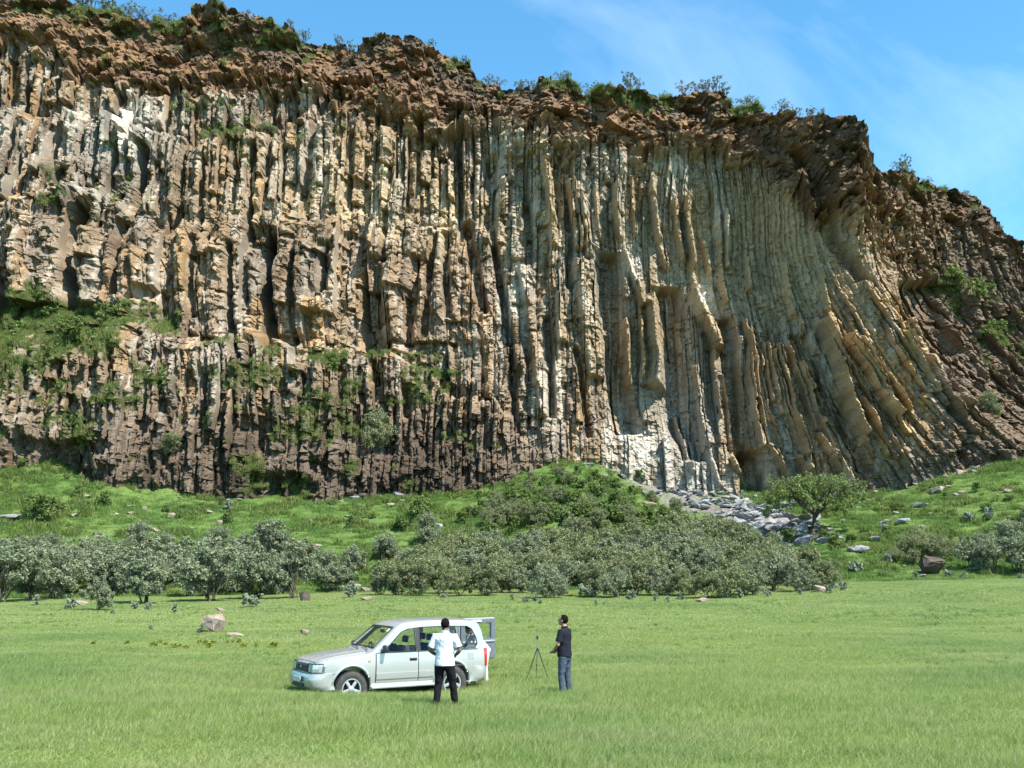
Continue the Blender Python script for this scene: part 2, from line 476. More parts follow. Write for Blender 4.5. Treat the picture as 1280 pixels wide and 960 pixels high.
# ---- single features read off the photograph: dark slots (-) and proud ribs (+)
def line_feature(pts, w, amp, soft=6.0, sharp=2.0):
    py_ = np.array([p_[1] for p_ in pts], float); px_ = np.array([p_[0] for p_ in pts], float)
    xc = np.interp(PY, py_, px_)
    dx = (PX - xc) / (w * 0.5)
    win = sstep(PY, py_[0] - soft, py_[0]) * (1 - sstep(PY, py_[-1], py_[-1] + soft))
    return amp * win * np.exp(-np.abs(dx) ** (2 * sharp)) * ((1 - 0.42 * np.clip(dx, -1, 1)) if amp == 1.0 else 1.0)
SLOTS = [([(232, 190), (228, 290)], 9, 2.2), ([(262, 215), (258, 300)], 7, 1.8), ([(296, 180), (294, 260)], 7, 1.8), ([(440, 180), (436, 260)], 7, 1.8), ([(520, 330), (512, 430)], 12, 2.6), ([(556, 300), (560, 400)], 9, 2.4), ([(255, 310), (252, 400)], 11, 2.6), ([(300, 320), (298, 420)], 9, 2.4), ([(375, 330), (372, 430)], 8, 2.2), ([(660, 260), (664, 330)], 10, 2), ([(60, 150), (58, 215)], 8, 1.8), ([(95, 165), (93, 215)], 7, 1.6), ([(640, 440), (648, 540)], 8, 2.0), ([(720, 440), (735, 545)], 8, 2.0),
         ([(110, 268), (104, 330), (92, 392)], 17, 4.5), ([(36, 305), (20, 360)], 12, 3), ([(163, 290), (158, 375)], 11, 3), ([(346, 300), (342, 440)], 15, 4),
         ([(318, 190), (316, 300)], 8, 2.2), ([(478, 330), (466, 380), (468, 440)], 26, 3.6), ([(410, 320), (408, 372)], 13, 2.6), ([(583, 285), (604, 395)], 13, 3.2),
         ([(180, 195), (178, 262)], 15, 3), ([(405, 130), (388, 185), (376, 252)], 8, 2), ([(489, 195), (481, 290), (482, 330)], 6, 1.6), ([(575, 170), (573, 300)], 7, 1.8),
         ([(613, 205), (612, 295)], 16, 2.6), ([(650, 195), (655, 250)], 16, 2.2), ([(543, 300), (530, 420)], 9, 2.4), ([(615, 300), (640, 430)], 9, 2.4),
         ([(758, 320), (764, 420), (784, 540)], 28, 3.2), ([(835, 360), (845, 520), (868, 575)], 34, 3.4), ([(905, 400), (915, 470), (930, 575)], 18, 2.6),
         ([(710, 215), (712, 360)], 9, 2), ([(685, 400), (690, 520)], 9, 2), ([(1000, 190), (1050, 300), (1085, 345)], 20, 2.5), ([(1150, 352), (1160, 400), (1180, 440)], 42, 4.0),
         ([(1000, 420), (1045, 500), (1075, 590)], 20, 2.2), ([(268, 480), (270, 540)], 9, 2), ([(425, 460), (428, 500)], 12, 2), ([(470, 455), (472, 480)], 10, 2), ([(505, 490), (507, 520)], 9, 2)]
for pts, w_, a_ in SLOTS: D -= line_feature(pts, w_, a_)
RIBS = [([(820, 372), (826, 484)], 25, 3.6, 2), ([(868, 366), (884, 400), (897, 436)], 17, 2.8, 2), ([(782, 318), (796, 352), (806, 384)], 12, 1.8, 2),
        ([(728, 330), (738, 400), (745, 470)], 24, 2.3, 3), ([(702, 372), (703, 428)], 14, 2.0, 3), ([(716, 232), (722, 312)], 11, 1.7, 3), ([(731, 252), (736, 322)], 9, 1.7, 3),
        ([(772, 236), (778, 300)], 8, 1.6, 3), ([(688, 240), (694, 310)], 11, 1.6, 3), ([(655, 340), (668, 420), (680, 520)], 13, 1.8, 2), ([(640, 350), (650, 460)], 14, 1.5, 2),
        ([(930, 400), (938, 480), (952, 560)], 7, 1.7, 3), ([(976, 432), (990, 500), (1000, 590)], 8, 1.8, 3), ([(1002, 455), (1022, 530)], 7, 1.6, 3), ([(1028, 405), (1045, 455), (1075, 545)], 12, 2.0, 2),
        ([(1066, 420), (1095, 470), (1115, 520)], 11, 1.8, 2), ([(1140, 400), (1180, 470), (1215, 540)], 12, 1.8, 2), ([(1018, 545), (1050, 605)], 10, 1.8, 3), ([(905, 262), (912, 330)], 7, 1.5, 3),
        ([(862, 245), (868, 330)], 8, 1.5, 3), ([(487, 332), (500, 440)], 20, 2.2, 2), ([(120, 300), (128, 385)], 34, 2.2, 4), ([(45, 300), (40, 385)], 24, 2.4, 3), ([(200, 305), (204, 370)], 32, 2.0, 3),
        ([(560, 430), (564, 478)], 7, 1.6, 3), ([(150, 150), (153, 205)], 9, 1.4, 3), ([(167, 164), (164, 208)], 13, 1.6, 3), ([(330, 335), (328, 400)], 18, 1.7, 3), ([(385, 300), (388, 400)], 16, 1.6, 3)]
THIN = [[(684, 218), (692, 280)], [(708, 210), (717, 280)], [(722, 237), (730, 308)], [(745, 240), (752, 300)], [(768, 237), (774, 286)], [(790, 228), (800, 290)], [(815, 231), (829, 297)], [(820, 258), (837, 330)], [(846, 250), (856, 320)], [(864, 286), (870, 352)],
        [(897, 264), (911, 373)], [(880, 296), (891, 335)], [(938, 319), (941, 357)], [(987, 324), (995, 390)], [(1034, 335), (1039, 384)], [(924, 423), (930, 554)], [(938, 406), (954, 532)], [(955, 428), (968, 500)], [(963, 428), (979, 516)], [(971, 439), (995, 570)], [(990, 428), (1017, 537)],
        [(1004, 417), (1023, 499)], [(1026, 404), (1045, 472)], [(1045, 455), (1077, 554)], [(1061, 423), (1116, 532)], [(1078, 423), (1132, 510)], [(1132, 417), (1187, 505)], [(1154, 412), (1214, 505)], [(1187, 409), (1231, 472)], [(1023, 527), (1050, 603)], [(1075, 500), (1105, 570)], [(1095, 520), (1130, 590)],
        [(905, 470), (915, 560)], [(890, 440), (898, 520)], [(870, 460), (880, 540)], [(800, 400), (806, 470)], [(780, 400), (790, 480)], [(850, 520), (862, 590)], [(880, 560), (895, 606)], [(915, 575), (935, 610)], [(960, 560), (985, 608)], [(990, 575), (1010, 610)]]
RIBM = np.zeros(S.shape)
for pts in THIN:
    f_ = line_feature(pts, random.uniform(5.5, 9), 1.0, 5.0, 2)
    D += f_ * random.uniform(1.0, 1.7); RIBM = np.maximum(RIBM, f_)
for pts, w_, a_, sh in RIBS:
    f_ = line_feature(pts, w_, 1.0, 3.0, sh); D += f_ * a_ * (1.25 if pts[0][0] > 760 else 1.0); RIBM = np.maximum(RIBM, 0.6 * f_)
# ---- the rim: unjointed lumpy lava; and fracture relief everywhere
f1, v1, e1 = facets(X / 3.8, Z / 3.2, 41)
f2, v2, e2 = facets(X / 1.45, Z / 1.25, 43)
f3, v3, e3 = facets(X / 0.6, Z / 0.55, 45)
D += rim * (1.15 * f1 + 0.70 * f2 + 0.30 * f3 + 0.5 * fbm(X / 9.0, Z / 9.0, 2, 47) * 2)
f4, v4, e4 = facets(X / 2.3 + 0.4 * Z / 4.6, Z / 4.6, 49)
D += colw * massive * (0.48 * f4 + 0.22 * f2 - 0.22 * np.exp(-(e4 / 0.05) ** 2))
D += colw * (0.20 * f2 + 0.17 * f3)
f5, v5, e5 = facets(X / 0.9, Z / 2.1, 51)
D += colw * (1 - 0.45 * alc) * (1 - massive) * (0.32 + 0.22 * lowt) * f5 * (1 - 0.7 * bowl)
D += colw * (1 - alc) * (1 - massive) * 0.35 * facets(X / 3.0, Z / 4.5, 57)[0]
rubble = np.exp(-((PX - 120) / 62.0) ** 4) * np.exp(-((PY - 252) / 17.0) ** 4) + np.exp(-((PX - 380) / 110.0) ** 4) * np.exp(-((PY - 118 - (PX - 300) * 0.02) / 16.0) ** 4) \
    + np.exp(-((PX - 720) / 60.0) ** 4) * np.exp(-((PY - 205 - (PX - 700) * 0.25) / 16.0) ** 4) + np.exp(-((PX - 1110) / 60.0) ** 4) * np.exp(-((PY - 265 - (PX - 1080) * 0.6) / 36.0) ** 4)
rubble = np.clip(rubble, 0, 1) * sstep(PX, -250, -200)
D += rubble * (0.7 * f2 + 0.45 * f3)
beds = np.sin((Z + 0.25 * X + 1.2 * fbm(X / 8.0, Z / 8.0, 2, 53)) * 4.3)
D += massive * 0.06 * beds
D += 0.05 * fbm(X / 0.5, Z / 0.5, 2, 55)
Yw = YC + rec * 0 + 5.0 * np.clip(T, 0, 1) * (1 - alc) + 10 * np.clip(T, 0, 1) * sstep(S, 1290, 1420) + 7.5 * sstep(T, 0.15, 0.5) * left - D

ker = np.ones(181) / 181.0
ytm = np.convolve(np.pad(Yw[-25:].mean(0), 90, mode='edge'), ker, mode='valid')
ztar = unproject(pxtop, ytop, ytm)[1]
Z = Z + (ztar - Z[-1])[None, :] * sstep(T, 0.45, 1.0)
# ---- colour of the rock (mineral stains, lichen, guano; plus painted rib light and alcove shade)
def C(r, g, b): return np.array([r, g, b])
def lerp(a, b, f): return a + (b - a) * np.clip(f, 0, 1)[..., None]
big = fbm(X / 14.0, Z / 14.0, 3, 61); mid = fbm(X / 3.2, Z / 5.0, 3, 62)
streak = fbm(X / 0.8, Z / 9.0, 3, 63); hueC = hash01(CO, segC, 64); hueB = hash01(BU, np.floor(Z / 16), 65)
col = np.zeros(S.shape + (3,)) + C(.300, .236, .166)
col = lerp(col, C(.200, .152, .112), sstep(big, -0.15, 0.4))
col = lerp(col, C(.37, .250, .130), sstep(hueC, 0.68, 0.95) * 0.7)
col = lerp(col, C(.265, .242, .215), sstep(hueC, 0.38, 0.08) * 0.75)
col = lerp(col, C(.270, .195, .135), massive * sstep(hueB, 0.3, 0.7) * 0.6)
cream = np.exp(-((PX - 570) / 190.0) ** 4) * np.exp(-((PY - 245) / 72.0) ** 4)
col = lerp(col, C(.47, .395, .270), cream * sstep(mid, -0.5, 0.2))
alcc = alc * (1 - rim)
col = lerp(col, C(.270, .215, .140), alcc * 0.7)  # alcove's own olive tan, darkened further to paint in its shade
col = lerp(col, C(.42, .300, .160), alcc * sstep(PX, 960, 1100) * sstep(hueC, 0.3, 0.6) * 0.8)
col = lerp(col, C(.42, .39, .34), sstep(streak, 0.08, 0.42) * 0.7 * colw)
fine = fbm(X / 0.32, Z / 5.0, 3, 163)
col = lerp(col, C(.52, .49, .44), sstep(fine + 0.35 * big, 0.2, 0.55) * 0.5 * colw)
col = lerp(col, C(.105, .090, .078), sstep(-fine - 0.2 * mid, 0.18, 0.5) * 0.55 * colw)
bluegrey = np.clip(np.exp(-((PX - 790) / 150.0) ** 4) * np.exp(-((PY - 260) / 110.0) ** 4) + np.exp(-((PX - 840) / 70.0) ** 4) * sstep(PY, 400, 480), 0, 1)
col = lerp(col, C(.33, .325, .30), bluegrey * sstep(fbm(X / 3.0, Z / 6.0, 3, 164), -0.3, 0.3) * 0.75)
col = lerp(col, C(.46, .36, .225), np.clip(RIBM, 0, 1) * 0.55 * (PX > 660))  # ribs tinted paler and warmer, painted as sunlit strips
col = lerp(col, C(.40, .345, .245), bowl * (0.75 + 0.2 * mid) * colw)
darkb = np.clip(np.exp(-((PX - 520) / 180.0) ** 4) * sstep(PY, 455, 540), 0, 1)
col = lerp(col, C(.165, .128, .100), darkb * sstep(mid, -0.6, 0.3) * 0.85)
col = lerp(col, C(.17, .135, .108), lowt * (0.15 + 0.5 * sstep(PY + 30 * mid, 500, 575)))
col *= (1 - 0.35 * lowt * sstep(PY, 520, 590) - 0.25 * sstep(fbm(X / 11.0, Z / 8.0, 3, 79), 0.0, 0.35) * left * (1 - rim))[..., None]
guano = np.exp(-((PX - 140) / 75.0) ** 4) * np.exp(-((PY - 178) / 38.0) ** 4)
wst = sstep(fbm(X / 0.9, Z / 7.0, 3, 66), -0.1, 0.35)
col = lerp(col, C(.58, .565, .53), guano * wst)
col = lerp(col, C(.30, .305, .30), guano * (1 - wst) * 0.7)
def whiten(cx, cy, rx, ry, f, colr=(.62, .605, .57)):
    global col
    mk = np.exp(-(((PX - cx) / rx) ** 2 + ((PY - cy) / ry) ** 2))
    col = lerp(col, C(*colr), mk * f * sstep(streak + 0.6 * mid, -0.35, 0.25))
for a_ in [(155, 178, 12, 40, 1.2), (165, 150, 30, 12, .8), (300, 130, 40, 12, .7), (370, 128, 45, 12, .8), (395, 225, 16, 40, .8), (620, 215, 30, 40, .7), (640, 190, 30, 10, 1), (790, 335, 13, 18, 1.1), (878, 372, 12, 20, 1.1),
           (850, 585, 60, 28, 1.3), (810, 560, 40, 14, 1.0), (780, 545, 30, 12, 1.0), (690, 470, 30, 60, .5), (900, 270, 18, 20, .9), (845, 215, 14, 30, .9), (880, 600, 80, 14, 1.2), (738, 385, 16, 14, .9),
           (655, 385, 18, 50, .7), (920, 440, 10, 40, .5), (1180, 470, 35, 50, .6), (110, 255, 60, 12, .55), (700, 175, 60, 10, .4), (1130, 280, 60, 40, .5)]: whiten(*a_)
col = lerp(col, C(.27, .275, .27), np.exp(-((PX - 855) / 40.0) ** 4) * sstep(PY, 440, 500) * 0.7)
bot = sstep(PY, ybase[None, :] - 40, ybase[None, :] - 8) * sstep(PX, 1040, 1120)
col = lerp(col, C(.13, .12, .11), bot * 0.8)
redr = C(.235, .150, .098)
rimc = lerp(np.zeros(S.shape + (3,)) + redr, C(.165, .110, .078), sstep(fbm(X / 6.0, Z / 4.0, 3, 67), -0.1, 0.4))
rimc = lerp(rimc, C(.30, .20, .115), sstep(v2, 0.55, 0.95) * 0.6)
lich = sstep(PY, yT + 75, yT + 15) * sstep(fbm(X / 3.0, Z / 3.0, 4, 68), -0.25, 0.25)
rimc = lerp(rimc, C(.105, .098, .080), lich * 0.85)
rimc = lerp(rimc, C(.115, .085, .062), sstep(PX, 820, 960) * sstep(fbm(X / 5.0, Z / 5.0, 3, 78), -0.5, 0.2) * 0.75)
rimw = sstep((yR + 14 * mid - PY) / 26.0, -0.5, 0.5)
rimw = np.maximum(rimw, 0.75 * sstep((yR + 60 + 20 * mid - PY) / 60.0, -0.5, 0.5) * left * sstep(PX, 330, 480) * 0.4)
col = lerp(col, rimc, rimw)
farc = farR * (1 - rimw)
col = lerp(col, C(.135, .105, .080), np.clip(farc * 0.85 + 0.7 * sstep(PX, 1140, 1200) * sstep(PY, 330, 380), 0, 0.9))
col = lerp(col, C(.30, .225, .155), np.exp(-((PX - 1110) / 55.0) ** 4) * np.exp(-((PY - 300) / 70.0) ** 4) * 0.7)
# plant cover: soil and moss under the grass of the ledges
def blob(cx, cy, rx, ry): return np.exp(-(((PX - cx) / rx) ** 2 + ((PY - cy) / ry) ** 2) ** 2)
veg = np.zeros(S.shape)
for cx, cy, rx, ry, f in [(40, 410, 120, 40, 1.2), (20, 440, 90, 60, 1.0), (120, 430, 80, 36, 1.0), (180, 395, 40, 14, .9), (215, 412, 50, 18, .8), (400, 452, 60, 14, 1.0), (480, 446, 60, 6, 1.0), (545, 468, 36, 9, .9), (420, 490, 40, 26, .55),
                           (340, 478, 60, 18, .6), (130, 540, 130, 18, .5), (240, 545, 60, 24, .55), (60, 500, 70, 20, .55), (275, 175, 36, 16, 1.0), (320, 160, 26, 14, .6), (75, 262, 24, 10, .9), (120, 284, 30, 6, .7), (370, 545, 40, 18, .45),
                           (305, 500, 60, 30, .35), (560, 560, 60, 20, .3), (270, 190, 40, 8, .5), (395, 250, 18, 20, .4), (505, 300, 20, 8, .35), (1190, 350, 30, 18, .7), (1250, 430, 40, 40, .35), (1220, 380, 30, 24, .4), (1240, 510, 18, 18, .4)]:
    veg = np.maximum(veg, f * blob(cx, cy, rx, ry))
rimveg = sstep(PY, yT + 34, yT + 6) * sstep(fbm(X / 7.0, Z / 5.0, 3, 69), -0.2, 0.15)
rimveg = np.maximum(rimveg, np.exp(-((PX - 160) / 130.0) ** 4) * sstep(PY, 62, 40) * sstep(fbm(X / 6.0, Z / 4.0, 3, 70), -0.25, 0.1))
rimveg = np.maximum(rimveg, np.exp(-((PX - 300) / 70.0) ** 4) * np.exp(-((PY - 47 - (PX - 240) * 0.1) / 9.0) ** 2))
veg = np.maximum(veg, 0.75 * rimveg)
veg = np.maximum(veg, 0.62 * lowt * (1 - sstep(PX, 560, 640)) * sstep(fbm(X / 3.2, Z / 2.2, 3, 76), 0.16, 0.34))
veg = np.maximum(veg, 0.45 * shelf * (PX < 480) * sstep(fbm(X / 3.6, Z / 2.4, 3, 77), 0.30, 0.44))
vegn = veg * sstep(fbm(X / 2.6, Z / 2.6, 4, 73) + 0.9 * veg - 0.45, -0.15, 0.25)
col = lerp(col, C(.075, .085, .032), vegn * 0.8)
col *= (0.86 + 0.28 * hash01(CO * 3 + 1, segC, 74) * (1 - rimw) + 0.18 * v3 + 0.12 * fbm(X / 0.4, Z / 0.4, 2, 75))[..., None]
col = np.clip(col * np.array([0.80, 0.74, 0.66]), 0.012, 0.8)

m = Mat("cliff_rock")
c = m.attr('tint')
nf = m.noise(3.4, 6, 0.7); ng = m.noise(11.0, 4, 0.7)
vs = m.noise(1.0, 5, 0.65, m.mapping(m.pos(), (5.5, 5.5, 0.35)))
c = m.mix(0.75, c, m.ramp(nf, [(0.28, (0.55, 0.53, 0.50)), (0.5, (1, 1, 1)), (0.75, (1.32, 1.3, 1.26))]), 'MULTIPLY')
c = m.mix(0.7, c, m.ramp(vs, [(0.3, (0.66, 0.64, 0.63)), (0.5, (1, 1, 1)), (0.72, (1.3, 1.28, 1.22))]), 'MULTIPLY')
MAT_ROCK = m.principled(c, 0.92, normal=m.bump(ng, 0.45, 0.05, m.bump(nf, 0.7, 0.16)), Specular_IOR_Level=0.15)

# ---- big proud columns become pieces of their own
pick = []
Dn = Yw.copy()
row_i = np.arange(M)
for zi, gr_ in enumerate(GROUPS):
    for c_ in np.unique(gr_):
        subs = np.nonzero(gr_ == c_)[0]
        i0, i1 = subs[0] * PERSUB, (subs[-1] + 1) * PERSUB - 1
        if cs1[c_] - cs0[c_] < 8.5: continue
        im = (i0 + i1) // 2
        inz = np.all(ZONE[:, i0:i1 + 1] == zi, axis=1)
        sg = np.where(inz, segC[:, im], -999)
        j = 0
        while j < M:
            j2 = j
            while j2 + 1 < M and sg[j2 + 1] == sg[j]: j2 += 1
            jm = (j + j2) // 2
            if sg[j] != -999 and j2 - j > 20 and -20 < PX[jm, im] < 1300 and rim[j:j2, im].max() < 0.05 and T1[j] > 0.02:
                ln, rn = max(i0 - 3, 0), min(i1 + 3, N - 1)
                proud = 0.5 * (np.median(Yw[j:j2, ln]) + np.median(Yw[j:j2, rn])) - np.median(Yw[j:j2, im])
                pick.append(((proud + 0.4) * min(1.6, (j2 - j) / 60.0) * (1 if vegn[jm, im] < .3 else .2), i0, i1, j, j2))
            j = j2 + 1
pick.sort(reverse=True)
pick = [p_ for p_ in pick if p_[0] > 0.02][:290]

hole = np.zeros((M - 1, N - 1), bool)
Ybase = Yw.copy()
for _, i0, i1, j0, j1 in pick:
    Ybase[j0:j1 + 1, i0:i1 + 1] += 0.7
# plateau rows behind the rim
back = [(0.5, 0.12), (1.6, 0.25), (4.0, 0.2), (10, -0.6), (25, -4), (70, -14), (200, -30)]
rowsX = [X]; rowsY = [Ybase]; rowsZ = [Z]; rowsC = [col]
for dy, dz in back:
    rowsX.append(X[-1:]); rowsY.append(Ybase[-1:] + dy); rowsZ.append(Z[-1:] + dz + 0.25 * fbm(X[-1:] / 1.5, X[-1:] * 0 + dy, 2, 81)); rowsC.append(col[-1:] * 0 + C(.09, .09, .045))
AX, AY, AZ, AC = (np.concatenate(a_, 0) for a_ in (rowsX, rowsY, rowsZ, rowsC))
MM = AX.shape[0]
idx = np.arange(MM * N).reshape(MM, N)
cf = np.stack([idx[:-1, :-1], idx[:-1, 1:], idx[1:, 1:], idx[1:, :-1]], -1).reshape(-1, 4)
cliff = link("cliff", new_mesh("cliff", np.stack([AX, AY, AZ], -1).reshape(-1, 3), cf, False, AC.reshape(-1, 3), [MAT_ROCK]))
tag(cliff, "tall brown columnar lava cliff with a reddish lumpy rim and a shaded alcove on its right", "cliff", kind="structure")
del cliff['category']

for _, i0, i1, j0, j1 in pick:
    rows = np.arange(j0, j1 + 1, 1); cols_ = np.arange(i0, i1 + 1)
    px_ = X[np.ix_(rows, cols_)]; py_ = Yw[np.ix_(rows, cols_)].copy(); pz_ = Z[np.ix_(rows, cols_)].copy(); pc_ = col[np.ix_(rows, cols_)]
    cx = px_.mean(1, keepdims=True)
    px_ = cx + (px_ - cx) * (1 + 0.04 / max(0.3, float(np.ptp(px_[0])))) ; pz_[0] -= 0.02; pz_[-1] += 0.02
    nr, nc = px_.shape
    ring = [(0, c2) for c2 in range(nc)] + [(r2, nc - 1) for r2 in range(1, nr)] + [(nr - 1, c2) for c2 in range(nc - 2, -1, -1)] + [(r2, 0) for r2 in range(nr - 2, 0, -1)]
    V = np.stack([px_, py_, pz_], -1).reshape(-1, 3)
    rid = np.array([r2 * nc + c2 for r2, c2 in ring])
    B = V[rid].copy(); B[:, 1] = V[:, 1].max() + 1.3
    ii = np.arange(nr * nc).reshape(nr, nc)
    fr = np.stack([ii[:-1, :-1], ii[:-1, 1:], ii[1:, 1:], ii[1:, :-1]], -1).reshape(-1, 4)
    nb = len(rid); bb = nr * nc + np.arange(nb)
    wa = np.stack([rid, bb, np.roll(bb, -1), np.roll(rid, -1)], -1)
    cc = pc_.reshape(-1, 3)
    org = V.mean(0)
    me = new_mesh("rock_column", np.concatenate([V, B]) - org, np.concatenate([fr, wa]), False, np.concatenate([cc, cc[rid] * 1.0]), [MAT_ROCK])
    link("rock_column", me, cliff, loc=org)
# ------------------------------------------------------------------ plant and rock materials
def leaf_mat(name, dark, mid_, light, trans=0.3, spec=0.25):
    m = Mat(name)
    oi = m.n.new('ShaderNodeObjectInfo')
    t = m.attr('tint')
    n = m.noise(0.5, 3)
    c = m.ramp(t, [(0.0, dark), (0.5, mid_), (1.0, light)])
    c = m.mix(m.range(oi.outputs['Random'], 0, 1, 0.0, 0.55), c, tuple(0.55 * a + 0.45 * b for a, b in zip(dark, mid_)))
    c = m.mix(m.range(n, 0.4, 0.7, 0, 0.35), c, light)
    return m.leaf(c, trans, 0.62, spec=spec)
MAT_LEAF_GREY = leaf_mat("bush_leaf_grey_green", (0.092, 0.124, 0.058), (0.208, 0.243, 0.134), (0.330, 0.355, 0.222), 0.30)
MAT_LEAF_OLIVE = leaf_mat("bush_leaf_olive", (0.076, 0.102, 0.040), (0.186, 0.216, 0.094), (0.310, 0.322, 0.168), 0.30)
MAT_LEAF_GREEN = leaf_mat("shrub_leaf_green", (0.060, 0.100, 0.026), (0.142, 0.205, 0.052), (0.240, 0.300, 0.092), 0.38)
MAT_LEAF_PALE = leaf_mat("low_plant_leaf_pale", (0.10, 0.13, 0.075), (0.20, 0.24, 0.155), (0.33, 0.37, 0.27), 0.2)
MAT_LEAF_TREE = leaf_mat("tree_leaf", (0.070, 0.110, 0.030), (0.150, 0.210, 0.060), (0.250, 0.305, 0.105), 0.40)
MAT_LEAF_RIM = leaf_mat("rim_shrub_leaf", (0.075, 0.090, 0.055), (0.145, 0.165, 0.105), (0.23, 0.25, 0.17), 0.3)
MAT_FLOWER = leaf_mat("yellow_flower_leaf", (0.10, 0.15, 0.03), (0.20, 0.25, 0.04), (0.42, 0.40, 0.05), 0.3)
m = Mat("bark")
n = m.noise(9, 5, 0.7, m.mapping(m.obj(), (1, 1, 0.25)))
MAT_BARK = m.principled(m.ramp(n, [(0.3, (0.035, 0.027, 0.020)), (0.7, (0.115, 0.092, 0.070))]), 0.95, normal=m.bump(n, 0.6, 0.03))
def rock_mat(name, a, b, c_):
    m = Mat(name)
    n1 = m.noise(2.6, 6, 0.65, m.obj()); n2 = m.noise(14, 4, 0.7, m.obj())
    oi = m.n.new('ShaderNodeObjectInfo')
    c = m.ramp(n1, [(0.30, a), (0.52, b), (0.72, c_)])
    c = m.mix(m.range(n2, 0.5, 0.75, 0, 0.6), c, tuple(0.45 * v for v in a))
    c = m.mix(m.range(oi.outputs['Random'], 0, 1, 0, 0.4), c, a)
    return m.principled(c, 0.9, normal=m.bump(n2, 0.5, 0.03, m.bump(n1, 0.6, 0.12)), Specular_IOR_Level=0.2)
MAT_STONE_TAN = rock_mat("boulder_tan", (0.19, 0.145, 0.105), (0.32, 0.260, 0.200), (0.42, 0.36, 0.29))
MAT_STONE_GREY = rock_mat("boulder_grey", (0.145, 0.140, 0.136), (0.264, 0.259, 0.251), (0.399, 0.395, 0.383))
MAT_STONE_DARK = rock_mat("boulder_dark_brown", (0.051, 0.040, 0.032), (0.102, 0.078, 0.061), (0.178, 0.140, 0.106))

# ------------------------------------------------------------------ leaves, stems, rocks
def leaf_cloud(centers, radii, per, size, g, aspect=0.5, up=0.25):
    n = len(centers) * per
    cc = np.repeat(centers, per, 0); rr = np.repeat(radii, per)[:, None]
    v = g.normal(size=(n, 3)); v /= np.linalg.norm(v, axis=1, keepdims=True)
    pos = cc + v * rr * g.random((n, 1)) ** 0.45
    nor = v * 0.8 + g.normal(size=(n, 3)) * 0.6 + np.array([0, 0, up])
    nor /= np.linalg.norm(nor, axis=1, keepdims=True)
    a = np.cross(nor, g.normal(size=(n, 3))); a /= np.linalg.norm(a, axis=1, keepdims=True) + 1e-9
    b = np.cross(nor, a)
    s = size * (0.6 + 0.8 * g.random((n, 1)))
    fold = nor * s * 0.12
    V = np.stack([pos - a * s, pos + b * s * aspect - fold, pos + a * s, pos - b * s * aspect - fold], 1).reshape(-1, 3)
    tint = np.clip(0.5 + 0.33 * g.normal(size=n) + 0.12 * np.repeat(g.normal(size=len(centers)), per), 0, 1)
    return V, np.arange(n * 4).reshape(-1, 4), np.repeat(tint, 4)

def tube_arrays(paths, sides=5):
    """paths: list of [(x, y, z, r), ...] -> verts, quad faces"""
    Vs, Fs = [], []; o = 0
    for p in paths:
        P = np.array([q[:3] for q in p], float); rad = [q[3] for q in p]
        for i in range(len(P)):
            d = P[min(i + 1, len(P) - 1)] - P[max(i - 1, 0)]
            d /= np.linalg.norm(d) + 1e-9
            ref = np.array([0, 0, 1.0]) if abs(d[2]) < 0.9 else np.array([1.0, 0, 0])
            a = np.cross(d, ref); a /= np.linalg.norm(a); b = np.cross(d, a)
            for k in range(sides):
                th = 2 * math.pi * k / sides
                Vs.append(P[i] + rad[i] * (math.cos(th) * a + math.sin(th) * b))
        for i in range(len(P) - 1):
            for k in range(sides):
                k2 = (k + 1) % sides
                Fs.append((o + i * sides + k, o + i * sides + k2, o + (i + 1) * sides + k2, o + (i + 1) * sides + k))
        o += len(P) * sides
    return np.array(Vs), np.array(Fs)

